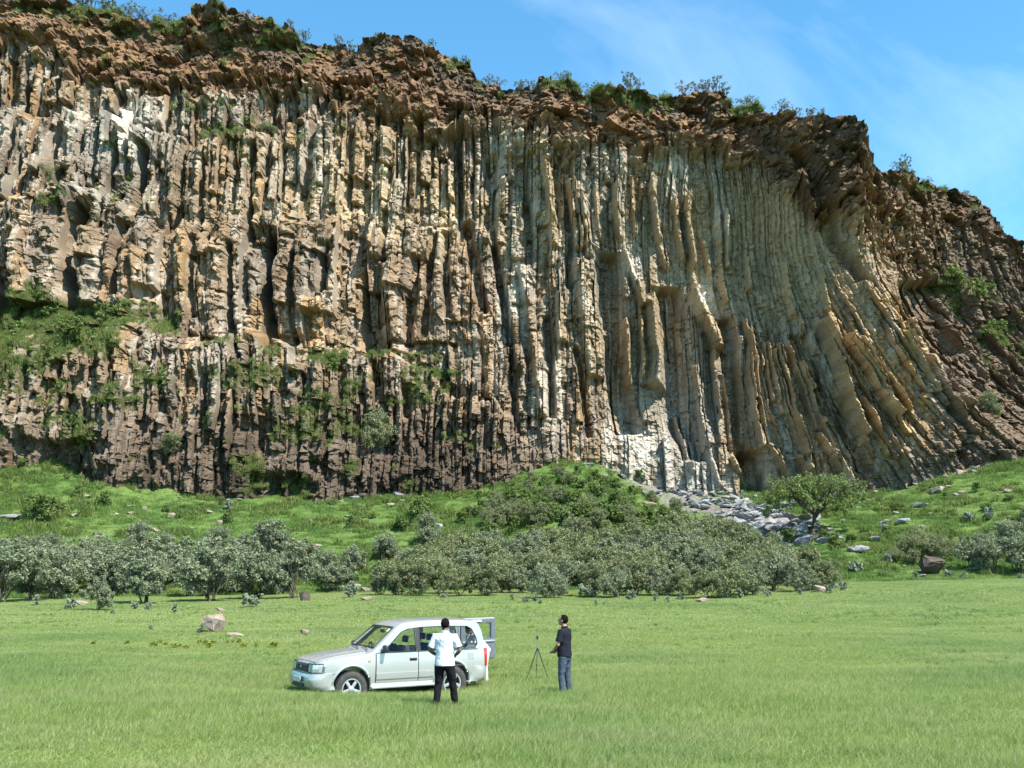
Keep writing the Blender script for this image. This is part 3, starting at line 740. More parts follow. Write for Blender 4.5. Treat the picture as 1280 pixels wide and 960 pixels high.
def bush_meshes(seed, H, W, lobes, clumps, per, leaf, leaf_m, stems=5, low=0.18, r0=0.07, airy=1.0, flat=0.8):
    g = np.random.default_rng(seed)
    L = []
    for i in range(lobes):
        an = g.uniform(0, 2 * math.pi); rr = W * 0.5 * 0.62 * math.sqrt(g.random())
        hz = H * (low + 0.22 + (0.74 - low - 0.1) * g.random() * (1 - 0.35 * rr / (W * 0.4)))
        L.append((rr * math.cos(an), rr * math.sin(an), hz, W * g.uniform(0.17, 0.27), H * g.uniform(0.15, 0.22)))
    L.append((0, 0, H * 0.74, W * 0.26, H * 0.2))
    cen, rad = [], []
    for i in range(clumps):
        lx, ly, lz, lw, lh = L[g.integers(len(L))]
        v = g.normal(size=3); v /= np.linalg.norm(v)
        f = (0.55 + 0.5 * g.random()) * airy
        cpt = np.array([lx + v[0] * lw * f, ly + v[1] * lw * f, lz + v[2] * lh * f * 1.15])
        if cpt[2] < H * low * 0.6: continue
        cen.append(cpt); rad.append(W * g.uniform(0.035, 0.10))
    cen = np.array(cen); rad = np.array(rad)
    top = cen[:, 2].max() + rad.max() * 0.6
    cen[:, 2] *= H / top
    V, Fc, tint = leaf_cloud(cen, rad, per, leaf, g)
    crown = new_mesh("crown", V, Fc, False, np.stack([tint] * 3, -1), [leaf_m])
    paths = []
    for i in range(stems):
        tgt = cen[g.integers(len(cen))]
        an = g.uniform(0, 2 * math.pi)
        b0 = np.array([0.04 * W * math.cos(an), 0.04 * W * math.sin(an), -0.15])
        m1 = b0 * 0.6 + tgt * 0.4 + g.normal(size=3) * 0.03 * H; m1[2] = max(m1[2], H * 0.12)
        r = r0 * g.uniform(0.7, 1.2)
        paths.append([(*b0, r), (*(b0 * 0.7 + m1 * 0.3 + g.normal(size=3) * 0.02 * H), r * 0.85), (*m1, r * 0.65), (*tgt, r * 0.2)])
        for q in range(2):
            t2 = cen[np.argsort(np.linalg.norm(cen - tgt, axis=1))[g.integers(1, min(14, len(cen)))]]
            paths.append([(*m1, r * 0.5), (*((m1 + t2) / 2 + g.normal(size=3) * 0.04 * H), r * 0.33), (*t2, r * 0.12)])
    TV, TF = tube_arrays(paths, 5)
    trunk = new_mesh("trunk", TV, TF, True, mats=[MAT_BARK])
    return trunk, crown

LELESHWA = [bush_meshes(100 + i, 4.4, w, l, 170, 52, 0.095, MAT_LEAF_GREY, 7, 0.03, 0.07) for i, (w, l) in enumerate([(4.6, 6), (5.2, 7), (4.0, 5), (5.6, 8), (4.4, 6), (3.6, 4)])]
OLIVE = [bush_meshes(140 + i, 4.2, w, l, 170, 52, 0.095, MAT_LEAF_OLIVE, 6, 0.06, 0.07) for i, (w, l) in enumerate([(4.8, 7), (5.2, 8), (4.2, 6), (5.6, 8)])]
GREYLOW = [bush_meshes(160 + i, 4.2, w, l, 170, 52, 0.095, MAT_LEAF_GREY, 6, 0.05, 0.07) for i, (w, l) in enumerate([(4.8, 7), (5.4, 8), (4.4, 6)])]
GREEN = [bush_meshes(180 + i, 2.6, w, l, 75, 30, 0.13, MAT_LEAF_GREEN, 4, 0.04, 0.045) for i, (w, l) in enumerate([(3.2, 6), (2.6, 5), (3.8, 7), (2.2, 4)])]
PALE = [bush_meshes(200 + i, 1.0, w, 4, 26, 14, 0.12, MAT_LEAF_PALE, 3, 0.02, 0.02) for i, w in enumerate([1.3, 1.0, 1.7])]
RIMB = [bush_meshes(220 + i, 2.2, w, 5, 34, 16, 0.085, MAT_LEAF_RIM, 7, 0.12, 0.04, 1.15) for i, w in enumerate([2.6, 2.0, 3.2, 2.3])]
FLOWER = [bush_meshes(240 + i, 0.5, w, 3, 16, 12, 0.07, MAT_FLOWER, 3, 0.02, 0.012) for i, w in enumerate([0.6, 0.8])]

def plant(name, meshes, loc, h, base_h, label, cat, group=None, wide=1.0, rz=None):
    root = bpy.data.objects.new(name, None)
    scene.collection.objects.link(root)
    root.location = loc
    root.rotation_euler = (0, 0, random.uniform(0, 6.28) if rz is None else rz)
    s = h / base_h
    root.scale = (s * wide, s * wide, s)
    root.empty_display_size = 0.2
    link("trunk", meshes[0], root); link("crown", meshes[1], root)
    return tag(root, label, cat, group)

def px_size(x, y, z):
    return (y * CP + (z - CAM_Z) * SP) / F_PX      # metres per photo pixel there

def rock_mesh(seed, mat, flat=0.7, long=1.3, sub=2, sharp=0.9):
    g = random.Random(seed)
    bm = bmesh.new()
    for i in range(16):
        v = Vector((g.gauss(0, 1), g.gauss(0, 1), g.gauss(0, 1))).normalized() * g.uniform(0.75, 1.0)
        bm.verts.new((v.x * long, v.y, v.z * flat))
    r = bmesh.ops.convex_hull(bm, input=bm.verts)
    bmesh.ops.delete(bm, geom=[e_ for e_ in r['geom_interior'] if isinstance(e_, bmesh.types.BMVert)], context='VERTS')
    bmesh.ops.bevel(bm, geom=list(bm.edges), offset=0.07, segments=1, affect='EDGES', clamp_overlap=True)
    bmesh.ops.triangulate(bm, faces=list(bm.faces))
    bmesh.ops.subdivide_edges(bm, edges=[e_ for e_ in bm.edges if e_.calc_length() > 0.35], cuts=1, use_grid_fill=True)
    bmesh.ops.triangulate(bm, faces=list(bm.faces))
    for v in bm.verts:
        v.co += Vector((g.gauss(0, 1), g.gauss(0, 1), g.gauss(0, 1))) * 0.025
    me = bpy.data.meshes.new("rock")
    bm.to_mesh(me); bm.free()
    me.materials.append(mat)
    return me
ROCK_T = [rock_mesh(300 + i, MAT_STONE_TAN, f, l) for i, (f, l) in enumerate([(.6, 1.3), (.5, 1.6), (.8, 1.1), (.45, 1.4), (.7, 1.2)])]
ROCK_G = [rock_mesh(320 + i, MAT_STONE_GREY, f, l) for i, (f, l) in enumerate([(.5, 1.5), (.35, 1.7), (.6, 1.2), (.3, 1.4), (.45, 1.9)])]
ROCK_D = [rock_mesh(340 + i, MAT_STONE_DARK, f, l) for i, (f, l) in enumerate([(.7, 1.3), (.6, 1.4), (.8, 1.1)])]

def rock(px, py, wpx, meshes, label, group=None, flat=1.0, sink=0.25, name="boulder", tilt=0.25, far=150, sq=1.0):
    x, y, z = ground_hit(px, py, far=far)
    me = random.choice(meshes)
    s = wpx * px_size(x, y, z) * 0.5 / 1.05
    o = link(name, me, None, (x, y + s * 0.5, z + s * flat * (0.62 - sink) + 0.05),
             (random.uniform(-tilt, tilt), random.uniform(-tilt, tilt), random.uniform(-0.6, 0.6)), (s, s * sq, s * flat))
    return tag(o, label, "rock", group)

# ------------------------------------------------------------------ scattered grasses
def grass_patch(name, seed, blades, radius, h0, h1, width, mat, lean=(0.25, 0.0), straw=0.0):
    g = np.random.default_rng(seed)
    n = blades
    r = radius * np.sqrt(g.random(n)); an = g.uniform(0, 2 * np.pi, n)
    b = np.stack([r * np.cos(an), r * np.sin(an), np.full(n, -0.04)], -1)
    h = g.uniform(h0, h1, n)
    d = np.stack([lean[0] + g.normal(0, 0.34, n), lean[1] + g.normal(0, 0.34, n)], -1)
    wa = g.uniform(0, np.pi, n); w = np.stack([np.cos(wa), np.sin(wa), 0 * wa], -1) * (width * g.uniform(0.6, 1.3, n))[:, None]
    up = np.stack([d[:, 0] * h * 0.35, d[:, 1] * h * 0.35, h * 0.58], -1)
    tip = np.stack([d[:, 0] * h * 1.0, d[:, 1] * h * 1.0, h * (1 - 0.15 * np.hypot(d[:, 0], d[:, 1]))], -1)
    V = np.stack([b - w, b + w, b + up + w * 0.75, b + up - w * 0.75, b + tip + w * 0.12, b + tip - w * 0.12], 1).reshape(-1, 3)
    k = np.arange(n)[:, None] * 6
    Fq = np.concatenate([k + np.array([[0, 1, 2, 3]]), k + np.array([[3, 2, 4, 5]])], 0)
    t = np.clip(g.normal(0.42, 0.2, n), 0, 0.8); t = np.where(g.random(n) < straw, 1.0, t)
    tint = np.repeat(t, 6)
    me = new_mesh(name, V, Fq, False, np.stack([tint] * 3, -1), [mat])
    return bpy.data.objects.new(name, me)

def grass_mat(name, stops, fresh, cool, pale, ps=0.09):
    m = Mat(name)
    t = m.attr('tint')
    oi = m.n.new('ShaderNodeObjectInfo')
    c = m.ramp(t, stops)
    n1 = m.noise(ps, 4, 0.6); n2 = m.noise(ps * 3.3, 4, 0.6, m.mapping(m.pos(), (0.55, 1.6, 1)))
    c = m.mix(m.range(n1, 0.48, 0.66, 0, 0.55), c, cool)
    c = m.mix(m.range(n2, 0.48, 0.70, 0, 0.6), c, pale)
    c = m.mix(m.range(m.noise(ps * 7, 3), 0.55, 0.7, 0, 0.4), c, fresh)
    c = m.mix(m.range(oi.outputs['Random'], 0, 1, 0, 0.3), c, fresh)
    return m.leaf(c, 0.45, 0.55, spec=0.3)
MAT_GRASS = grass_mat("meadow_grass_blades", [(0.0, (0.172, 0.236, 0.058)), (0.45, (0.272, 0.345, 0.094)), (0.8, (0.355, 0.402, 0.138)), (1.0, (0.58, 0.54, 0.33))],
                      (0.205, 0.335, 0.062), (0.118, 0.222, 0.080), (0.405, 0.415, 0.190))
MAT_TURF = grass_mat("far_turf_blades", [(0.0, (0.130, 0.185, 0.036)), (0.5, (0.205, 0.265, 0.072)), (1.0, (0.290, 0.320, 0.115))],
                     (0.190, 0.280, 0.046), (0.150, 0.225, 0.062), (0.280, 0.310, 0.100), 0.06)
MAT_SLOPE = grass_mat("slope_grass_blades", [(0.0, (0.055, 0.118, 0.024)), (0.5, (0.125, 0.225, 0.050)), (1.0, (0.215, 0.290, 0.085))],
                      (0.140, 0.280, 0.046), (0.070, 0.140, 0.036), (0.225, 0.275, 0.092), 0.16)

MAT_LEDGE = grass_mat("ledge_grass_blades", [(0.0, (0.072, 0.118, 0.024)), (0.5, (0.155, 0.215, 0.050)), (1.0, (0.265, 0.270, 0.095))],
                      (0.145, 0.235, 0.040), (0.095, 0.150, 0.042), (0.235, 0.245, 0.090), 0.12)

def scatter(name, pts, rots, scls, protos, label, cat):
    coll = bpy.data.collections.new(name + "_blades")
    for p_ in protos: coll.objects.link(p_)
    me = bpy.data.meshes.new(name)
    n = len(pts)
    me.vertices.add(n); me.vertices.foreach_set('co', np.asarray(pts, np.float32).ravel())
    a = me.attributes.new('rot', 'FLOAT_VECTOR', 'POINT'); a.data.foreach_set('vector', np.asarray(rots, np.float32).ravel())
    a = me.attributes.new('scl', 'FLOAT_VECTOR', 'POINT'); a.data.foreach_set('vector', np.asarray(scls, np.float32).ravel())
    o = link(name, me)
    ng = bpy.data.node_groups.new(name, 'GeometryNodeTree')
    ng.interface.new_socket('Geometry', in_out='INPUT', socket_type='NodeSocketGeometry')
    ng.interface.new_socket('Geometry', in_out='OUTPUT', socket_type='NodeSocketGeometry')
    N_, L_ = ng.nodes, ng.links
    gi, go = N_.new('NodeGroupInput'), N_.new('NodeGroupOutput')
    ip = N_.new('GeometryNodeInstanceOnPoints'); ci = N_.new('GeometryNodeCollectionInfo')
    ci.inputs['Collection'].default_value = coll
    ci.inputs['Separate Children'].default_value = True
    ci.inputs['Reset Children'].default_value = True
    ip.inputs['Pick Instance'].default_value = True
    for nm, sk in (('rot', 'Rotation'), ('scl', 'Scale')):
        na = N_.new('GeometryNodeInputNamedAttribute'); na.data_type = 'FLOAT_VECTOR'; na.inputs['Name'].default_value = nm
        L_.new(na.outputs[0], ip.inputs[sk])
    L_.new(gi.outputs[0], ip.inputs['Points']); L_.new(ci.outputs[0], ip.inputs['Instance'])
    L_.new(ip.outputs[0], go.inputs[0])
    md = o.modifiers.new('scatter', 'NODES'); md.node_group = ng
    return tag(o, label, cat, kind="stuff")

def wedge_points(n, y0, y1, half=0.60):
    y = np.sqrt(rng.random(n) * (y1 ** 2 - y0 ** 2) + y0 ** 2)
    x = y * rng.uniform(-half, half, n)
    return x, y
def zrot(n, spread=6.28):
    return np.stack([np.zeros(n), np.zeros(n), rng.uniform(-spread / 2, spread / 2, n)], -1)

# near meadow, thinning out into the short far turf
n = 46000
x, y = wedge_points(n, 11.0, 52.0)
k = rng.random(n) < 1 - 0.95 * sstep(y, 30, 52); x, y = x[k], y[k]; n = len(x)
hmul = np.clip(0.62 + 0.38 * sstep(y, 30, 25) * sstep(y, 15, 18) + 0.55 * fbm(x / 3.5, y / 2.2, 3, 401) + 0.0, 0.25, 1.35) * (1 - 0.5 * sstep(y, 26, 50))
protos = [grass_patch("grass_tuft", 500 + i, 150, 0.30, 0.05, 0.27, 0.0040, MAT_GRASS, (0.14, 0.0), 0.12) for i in range(6)]
scatter("meadow_grass", np.stack([x, y, ground_z(x, y)], -1), zrot(n, 1.6), np.stack([1 + 0 * x, 1 + 0 * x, hmul], -1), protos, "long green meadow grass across the foreground", "grass")
n = 46000
x, y = wedge_points(n, 24.0, 100.0, 0.58)
u = sight(x, y); k = (y < interp(u, FIELD_Y) + 4) & (rng.random(n) < 0.2 + 0.8 * sstep(y, 26, 48)); x, y = x[k], y[k]; n = len(x)
hm = np.clip(0.6 + 0.7 * fbm(x / 5.0, y / 5.0, 3, 403), 0.25, 1.4)
protos = [grass_patch("turf_tuft", 520 + i, 80, 0.60, 0.05, 0.16, 0.012, MAT_GRASS, (0.2, 0), 0.12) for i in range(4)]
scatter("far_turf", np.stack([x, y, ground_z(x, y)], -1), zrot(n), np.stack([1 + 0 * x, 1 + 0 * x, hm], -1), protos, "short green turf on the far side of the meadow", "grass")
# slope
n = 30000
x, y = wedge_points(n, 80.0, 150.0, 0.60)
u = sight(x, y); q = (y - interp(u, FIELD_Y)) / (interp(u, CLIFF_Y) - interp(u, FIELD_Y))
scr = np.exp(-((u - (900 + (q - 0.75) * -330)) / 72.0) ** 4) * (q > 0.42) + 0.9 * (q > 0.94) * (u > 1060) * (u < 1235)
k = (q > -0.02) & (q < 1.02) & (rng.random(n) > scr) & (rng.random(n) < 0.55 + 0.9 * vnoise(x / 3.0, y / 3.0, 411))
x, y = x[k], y[k]; n = len(x)
hm = np.clip(0.62 + 1.25 * fbm(x / 4.0, y / 4.0, 3, 405), 0.15, 1.9)
protos = [grass_patch("slope_tuft", 540 + i, 80, 0.62, 0.10, 0.50, 0.020, MAT_SLOPE, (0.05, -0.1), 0.16) for i in range(4)]
scatter("slope_grass", np.stack([x, y, ground_z(x, y)], -1), zrot(n), np.stack([1 + 0 * x, 1 + 0 * x, hm], -1), protos, "lush green grass tufts covering the slope below the cliff", "grass")
# coarser darker herbs in patches on the slope, and weeds in the meadow
n = 16000
x, y = wedge_points(n, 82.0, 150.0, 0.60)
u = sight(x, y); q = (y - interp(u, FIELD_Y)) / (interp(u, CLIFF_Y) - interp(u, FIELD_Y))
scr = np.exp(-((u - (900 + (q - 0.75) * -330)) / 72.0) ** 4) * (q > 0.42) + 0.9 * (q > 0.94) * (u > 1060) * (u < 1235)
k = (q > 0.03) & (q < 1.01) & (scr < 0.4) & (fbm(x / 3.0, y / 3.0, 3, 415) > 0.08)
x, y = x[k], y[k]; n = len(x)
sc_ = rng.uniform(0.5, 1.3, n)
protos = [grass_patch("herb_tuft", 580 + i, 60, 0.45, 0.25, 0.75, 0.040, MAT_LEDGE, (0.0, -0.05), 0.10) for i in range(4)]
scatter("slope_herbs", np.stack([x, y, ground_z(x, y)], -1), zrot(n), np.stack([sc_, sc_, sc_], -1), protos, "darker coarse herbs in patches on the slope below the cliff", "herbs")
n = 9000
x, y = wedge_points(n, 19.0, 70.0, 0.60)
k = fbm(x / 2.6, y / 2.6, 3, 417) > 0.20
x, y = x[k], y[k]; n = len(x)
sc_ = rng.uniform(0.5, 1.2, n) * np.where(y < 30, 1.0, 0.8)
protos = [grass_patch("weed_tuft", 600 + i, 26, 0.12, 0.08, 0.24, 0.009, MAT_SLOPE, (0.0, 0.0), 0.15) for i in range(3)]
scatter("meadow_weeds", np.stack([x, y, ground_z(x, y)], -1), zrot(n), np.stack([sc_, sc_, sc_], -1), protos, "darker weedy tufts dotted through the meadow grass", "weeds")
# ledges and rim of the cliff
pr = np.clip(vegn, 0, 1).ravel() * (PX.ravel() > -40) * (PX.ravel() < 1330)
selj = rng.choice(len(pr), 9500, p=pr / pr.sum())
lp = np.stack([X.ravel()[selj], Yw.ravel()[selj] + 0.05, Z.ravel()[selj]], -1)
pts_rim = (T.ravel()[selj] > 0.8)
ls = rng.uniform(0.5, 1.25, len(selj))
protos = [grass_patch("ledge_tuft", 560 + i, 46, 0.34, 0.18, 0.62, 0.022, MAT_LEDGE, (0.0, -0.25), 0.12) for i in range(4)]
scatter("ledge_grass", lp, zrot(len(selj)), np.stack([ls] * 3, -1), protos, "green grass and low herbs growing on the cliff ledges and rim", "grass")
# ------------------------------------------------------------------ shrubs and trees, each its own thing
def gplant(name, kinds, base_h, px, py, hpx, label, cat, group=None, wide=1.0, far=150.0):
    x, y, z = ground_hit(px, py, far=far)
    h = hpx * px_size(x, y, z)
    return plant(name, random.choice(kinds), (x, y, z - 0.05), h, base_h, label, cat, group, wide)

LEFT_BUSHES = [
    (4, 754, 84, "big grey-green bush cut off by the left edge of the meadow"),
    (38, 751, 68, "grey-green bush second from the left edge of the front row"),
    (66, 749, 72, "grey-green bush third from the left edge of the front row"),
    (122, 764, 46, "small slender grey-green bush standing forward on the turf at far left"),
    (182, 754, 84, "rounded grey-green bush with a thick dark trunk left of the pale meadow boulder"),
    (264, 752, 84, "broad grey-green bush standing right behind the pale meadow boulder"),
    (318, 749, 70, "upright narrow grey-green bush left of the dark brown boulder"),
    (368, 749, 72, "grey-green bush leaning over the round dark brown boulder"),
    (176, 694, 44, "olive bush standing alone above the left row on the grassy slope"),
    (345, 722, 74, "tall grey-green bush behind the dark brown boulder"),
    (226, 728, 58, "grey-green bush filling the gap behind the thick-trunked bush"),
    (96, 728, 56, "grey-green bush in the second row near the left edge"),
    (22, 724, 58, "pale grey-green bush in the second row at the left edge"),
    (60, 722, 56, "pale bushy shrub in the second row left of the slope rocks"),
    (140, 726, 52, "grey-green bush in the second row left of the thick-trunked bush"),
    (300, 724, 60, "grey-green bush in the second row behind the narrow upright bush"),
    (256, 712, 46, "small grey-green bush peeping over the broad bush behind the meadow boulder"),
    (405, 730, 44, "grey-green bush just right of the dark brown boulder"),
    (440, 728, 48, "spreading grey-green bush between the dark boulder and the dense thicket"),
    (476, 744, 34, "little single-stemmed bush at the left end of the thicket"),
    (482, 702, 40, "round grey-green bush on the slope above the left end of the thicket"),
    (531, 680, 40, "silvery bush on the slope above the thicket's left part"),
    (200, 742, 50, "grey-green bush tucked right of the thick dark trunk"),
    (85, 742, 60, "grey-green bush in front of the second row at far left"),
    (120, 744, 56, "grey-green bush behind the small slender one at far left"), (152, 742, 58, "grey-green bush touching the thick-trunked bush on its left"), (290, 742, 62, "grey-green bush between the broad and the narrow upright bush"),
    (236, 746, 56, "low grey-green bush left of the broad bush behind the boulder"), (342, 744, 58, "grey-green bush left of the one leaning over the dark boulder"), (420, 740, 40, "low grey-green bush right of the dark boulder"),
    (50, 738, 62, "grey-green bush between the front and second rows near the left edge"), (270, 698, 40, "small grey bush above the left row behind the meadow boulder"), (120, 712, 48, "pale grey bush at the back of the row left of the lone olive bush"),
    (330, 700, 50, "grey-green bush at the back of the row above the dark brown boulder"), (205, 708, 44, "grey-green bush at the back of the row right of the lone olive bush"), (380, 722, 52, "grey-green bush behind and right of the dark brown boulder"),
]
for px, py, hp, lab in LEFT_BUSHES:
    gplant("leafy_bush", LELESHWA, 4.4, px, py, hp, lab, "bush", "grey-green bushes along the meadow edge", 1.08)
RIGHT_BUSHES = [
    (1148, 700, 44, "dark olive bush left of the yellowish rock on the right slope"), (1172, 703, 38, "olive bush right behind the big dark boulder"),
    (1140, 706, 22, "low olive bush left of the big dark boulder"), (1212, 714, 44, "grey-green bush right of the big dark boulder"), (1240, 716, 50, "grey-green bush near the right edge of the meadow"),
    (1272, 718, 56, "grey-green bush cut by the right edge of the meadow"), (1262, 690, 40, "grey-green bush behind the right-edge bushes"), (1225, 700, 34, "small grey bush behind the right-edge row"),
    (1290, 672, 44, "olive bush high on the slope at the right edge"), (1118, 702, 20, "tiny olive bush alone on the right slope"), (1196, 692, 20, "small bush beside the yellowish rock on the right slope"),
]
for px, py, hp, lab in RIGHT_BUSHES:
    gplant("leafy_bush", LELESHWA if 'grey' in lab else OLIVE, 4.3, px, py, hp, lab, "bush", "bushes on the right slope", 1.05)

# the dense thicket in the middle: rows from the front to the back
TH_TOP = [(480, 700), (520, 690), (560, 668), (600, 664), (680, 650), (720, 652), (780, 662), (830, 650), (870, 640), (920, 655), (1000, 682), (1050, 702), (1075, 720)]
TH_FRONT = [(490, 742), (560, 743), (600, 744), (700, 745), (800, 747), (900, 746), (1000, 740), (1050, 735)]
for row, (dy, names) in enumerate([(0, 'front'), (-11, 'second'), (-22, 'third'), (-33, 'fourth'), (-45, 'fifth'), (-57, 'sixth')]):
    px = 496 + 13 * (row % 2)
    while px < 1052:
        py = interp(px, TH_FRONT) + dy + random.uniform(-3, 3)
        hp = random.uniform(42, 58) if row else random.uniform(36, 54)
        if py - hp * 0.8 > interp(px, TH_TOP) and not (640 < px < 760 and row > 3 and random.random() < 0.5):
            where = "in the front row of the dense thicket" if row == 0 else ("in the " + names + " row of the dense thicket")
            side = "left half" if px < 640 else ("middle" if px < 850 else "right half")
            kinds = GREYLOW if random.random() < (0.42 if row < 2 else 0.25) else OLIVE
            tone = "grey-green" if kinds is GREYLOW else "olive"
            gplant("thicket_bush", kinds, 4.2, px, py, hp, f"{tone} bush {where}, {side}", "bush", f"{tone} bushes, thicket {names} row, {side}", 1.12)
        px += random.uniform(22, 34)

# green shrubs on the mound and slope
random.seed(31)
MOUND = [(640, 632, 26), (622, 640, 24), (650, 648, 28), (676, 640, 26), (700, 630, 24), (690, 655, 30), (715, 650, 26), (735, 640, 26), (755, 648, 28), (770, 632, 22), (780, 652, 28), (742, 620, 20), (720, 612, 18),
         (660, 618, 20), (700, 606, 14), (800, 660, 24), (725, 672, 26), (760, 672, 24), (640, 668, 26), (612, 655, 24), (830, 648, 20), (600, 625, 14), (815, 630, 18), (850, 655, 20), (670, 676, 22), (790, 690, 20), (705, 680, 24), (590, 650, 22), (668, 660, 34), (728, 656, 34), (785, 640, 24), (626, 660, 30), (735, 604, 12), (680, 606, 14), (790, 672, 30), (825, 668, 26), (655, 636, 30), (640, 655, 34), (612, 676, 30), (700, 664, 36), (748, 668, 34), (768, 656, 30), (810, 656, 28), (690, 628, 24), (718, 634, 26), (752, 626, 22), (845, 640, 18), (575, 660, 24), (600, 640, 18), (700, 598, 16), (722, 594, 15), (745, 600, 15), (665, 604, 17), (640, 618, 18), (770, 612, 17), (712, 606, 17), (685, 618, 20), (730, 616, 20), (620, 628, 18), (755, 610, 16), (790, 622, 18)]
for i, (px, py, hp) in enumerate(MOUND):
    if i % 3 == 1:
        gplant("olive_shrub", OLIVE, 4.2, px, py, hp, "olive shrub on the mound above the thicket", "shrub", "olive shrubs on the mound", 1.0)
    else:
        gplant("green_shrub", GREEN, 2.6, px, py, hp * 0.9, "bright green leafy shrub on the mound above the thicket", "shrub", "green shrubs on the mound", 1.1)
DARKSH = [(800, 606, 20, "dark green shrub at the cliff foot right of the mound"), (715, 690, 50, "tall dark olive bush rising from the back of the thicket below the mound"), (45, 652, 36, "dark green shrub on the left slope below the cave"),
          (63, 648, 26, "small dark shrub right beside the dark green shrub on the left slope"), (130, 632, 20, "round dark shrub on the left slope"), (96, 622, 16, "low dark shrub below the left cave"), (525, 652, 34, "dark green upright shrub on the slope left of the mound"),
          (438, 662, 18, "dark bushy shrub on the slope in the middle left"), (500, 665, 24, "dark green shrub left of the silvery bush"), (276, 630, 10, "low bright green shrub on the left slope"), (285, 655, 18, "pale green shrub on the slope above the left row"),
          (845, 700, 50, "tall olive bush rising at the back of the thicket below the scree"), (1045, 688, 22, "dark green shrub under the flat-topped tree's right side"), (985, 680, 22, "dark green shrub under the flat-topped tree's left side"), (1030, 676, 16, "low green shrub right of the flat-topped tree's trunk")]
for px, py, hp, lab in DARKSH:
    gplant("green_shrub", OLIVE if 'olive' in lab else GREEN, 4.2 if 'olive' in lab else 2.6, px, py, hp, lab, "shrub", None, 1.0)
for i in range(34):
    px = random.choice([random.uniform(0, 600), random.uniform(1060, 1280)])
    yb = interp(px, BASE_LINE)
    py = random.uniform(yb + 16, 690 if px < 600 else 680)
    if px < 600 and py > 668: continue
    gplant("low_shrub", GREEN, 2.6, px, py, random.uniform(6, 13), "tiny green shrub among the grass of the " + ("left" if px < 600 else "right") + " slope", "shrub", "tiny shrubs on the " + ("left" if px < 600 else "right") + " slope", 1.3)
# pale broad-leaved plants along the foot of the bushes
PALES = [(45, 757, 14), (88, 762, 16), (150, 745, 18), (168, 762, 12), (185, 764, 12), (140, 768, 7), (218, 766, 13), (310, 760, 18), (188, 789, 9), (253, 792, 13), (436, 748, 18), (440, 740, 14), (548, 744, 15), (556, 748, 8), (640, 750, 9),
         (655, 754, 10), (668, 752, 10), (676, 755, 8), (730, 748, 18), (790, 750, 14), (745, 756, 8), (755, 757, 6), (820, 752, 12), (835, 754, 10), (850, 750, 11), (880, 752, 10), (905, 748, 10), (925, 748, 14), (960, 746, 9), (1000, 744, 9), (1040, 742, 14),
         (1055, 738, 12), (1070, 718, 17), (1065, 715, 10), (1145, 724, 10), (1185, 722, 10), (1205, 724, 8), (1110, 706, 14), (1210, 655, 14), (1237, 650, 16), (1140, 700, 12), (1275, 724, 8), (285, 640, 16), (286, 668, 9), (518, 742, 14), (480, 730, 12)]
for px, py, hp in PALES:
    gplant("low_plant", PALE, 1.0, px, py, hp, "pale silvery broad-leaved plant at the foot of the bushes" if py > 700 else "pale silvery plant on the slope", "plant", "pale low plants by the bushes" if py > 700 else "pale plants on the slope")
for px in (158, 194, 200, 208, 216, 234, 248, 256, 268, 284, 290, 298, 306, 320, 344, 118, 225, 262):
    gplant("flowering_weed", FLOWER, 0.5, px, 808 + random.uniform(-3, 4), random.uniform(7, 11), "yellow-green flowering weed in the row before the pale meadow boulder", "plant", "yellow weeds in the meadow")

# shrubs on the skyline and on the cliff itself
tpx, tpy = project(X[-1], Yw[-1], Z[-1])
RIMS = [(78, 14), (100, 24), (112, 28), (132, 26), (160, 18), (170, 20), (200, 20), (212, 14), (360, 10), (376, 16), (424, 14), (434, 16), (470, 8), (538, 12), (580, 12), (612, 14), (622, 12), (652, 16), (664, 14), (702, 13), (712, 12), (738, 18), (746, 14),
        (788, 22), (800, 14), (832, 10), (856, 16), (872, 14), (884, 16), (898, 20), (906, 18), (934, 16), (942, 12), (980, 16), (1000, 14), (1014, 14), (1030, 8), (1124, 12), (1134, 20), (1144, 16), (1162, 10), (1186, 9), (1212, 8), (30, 14), (50, 12), (14, 12), (270, 8), (310, 7)]
for px, hp in RIMS:
    i = int(np.argmin(np.abs(tpx - px)))
    loc = (X[-1, i], Yw[-1, i] + 0.9, Z[-1, i] + 0.0)
    side = "left of the rocky knob" if px < 225 else ("between the knob and the notch" if px < 600 else ("above the shaded alcove" if px < 1080 else "on the lower step at right"))
    plant("skyline_shrub", random.choice(RIMB), loc, hp * px_size(*loc) * 1.2, 2.2, "wispy shrub on the cliff's skyline " + side, "shrub", "skyline shrubs " + side, 1.1)
def cliff_at(px, py):
    k_ = np.argmin((PX - px) ** 2 + (PY - py) ** 2)
    return float(X.ravel()[k_]), float(Yw.ravel()[k_]), float(Z.ravel()[k_])
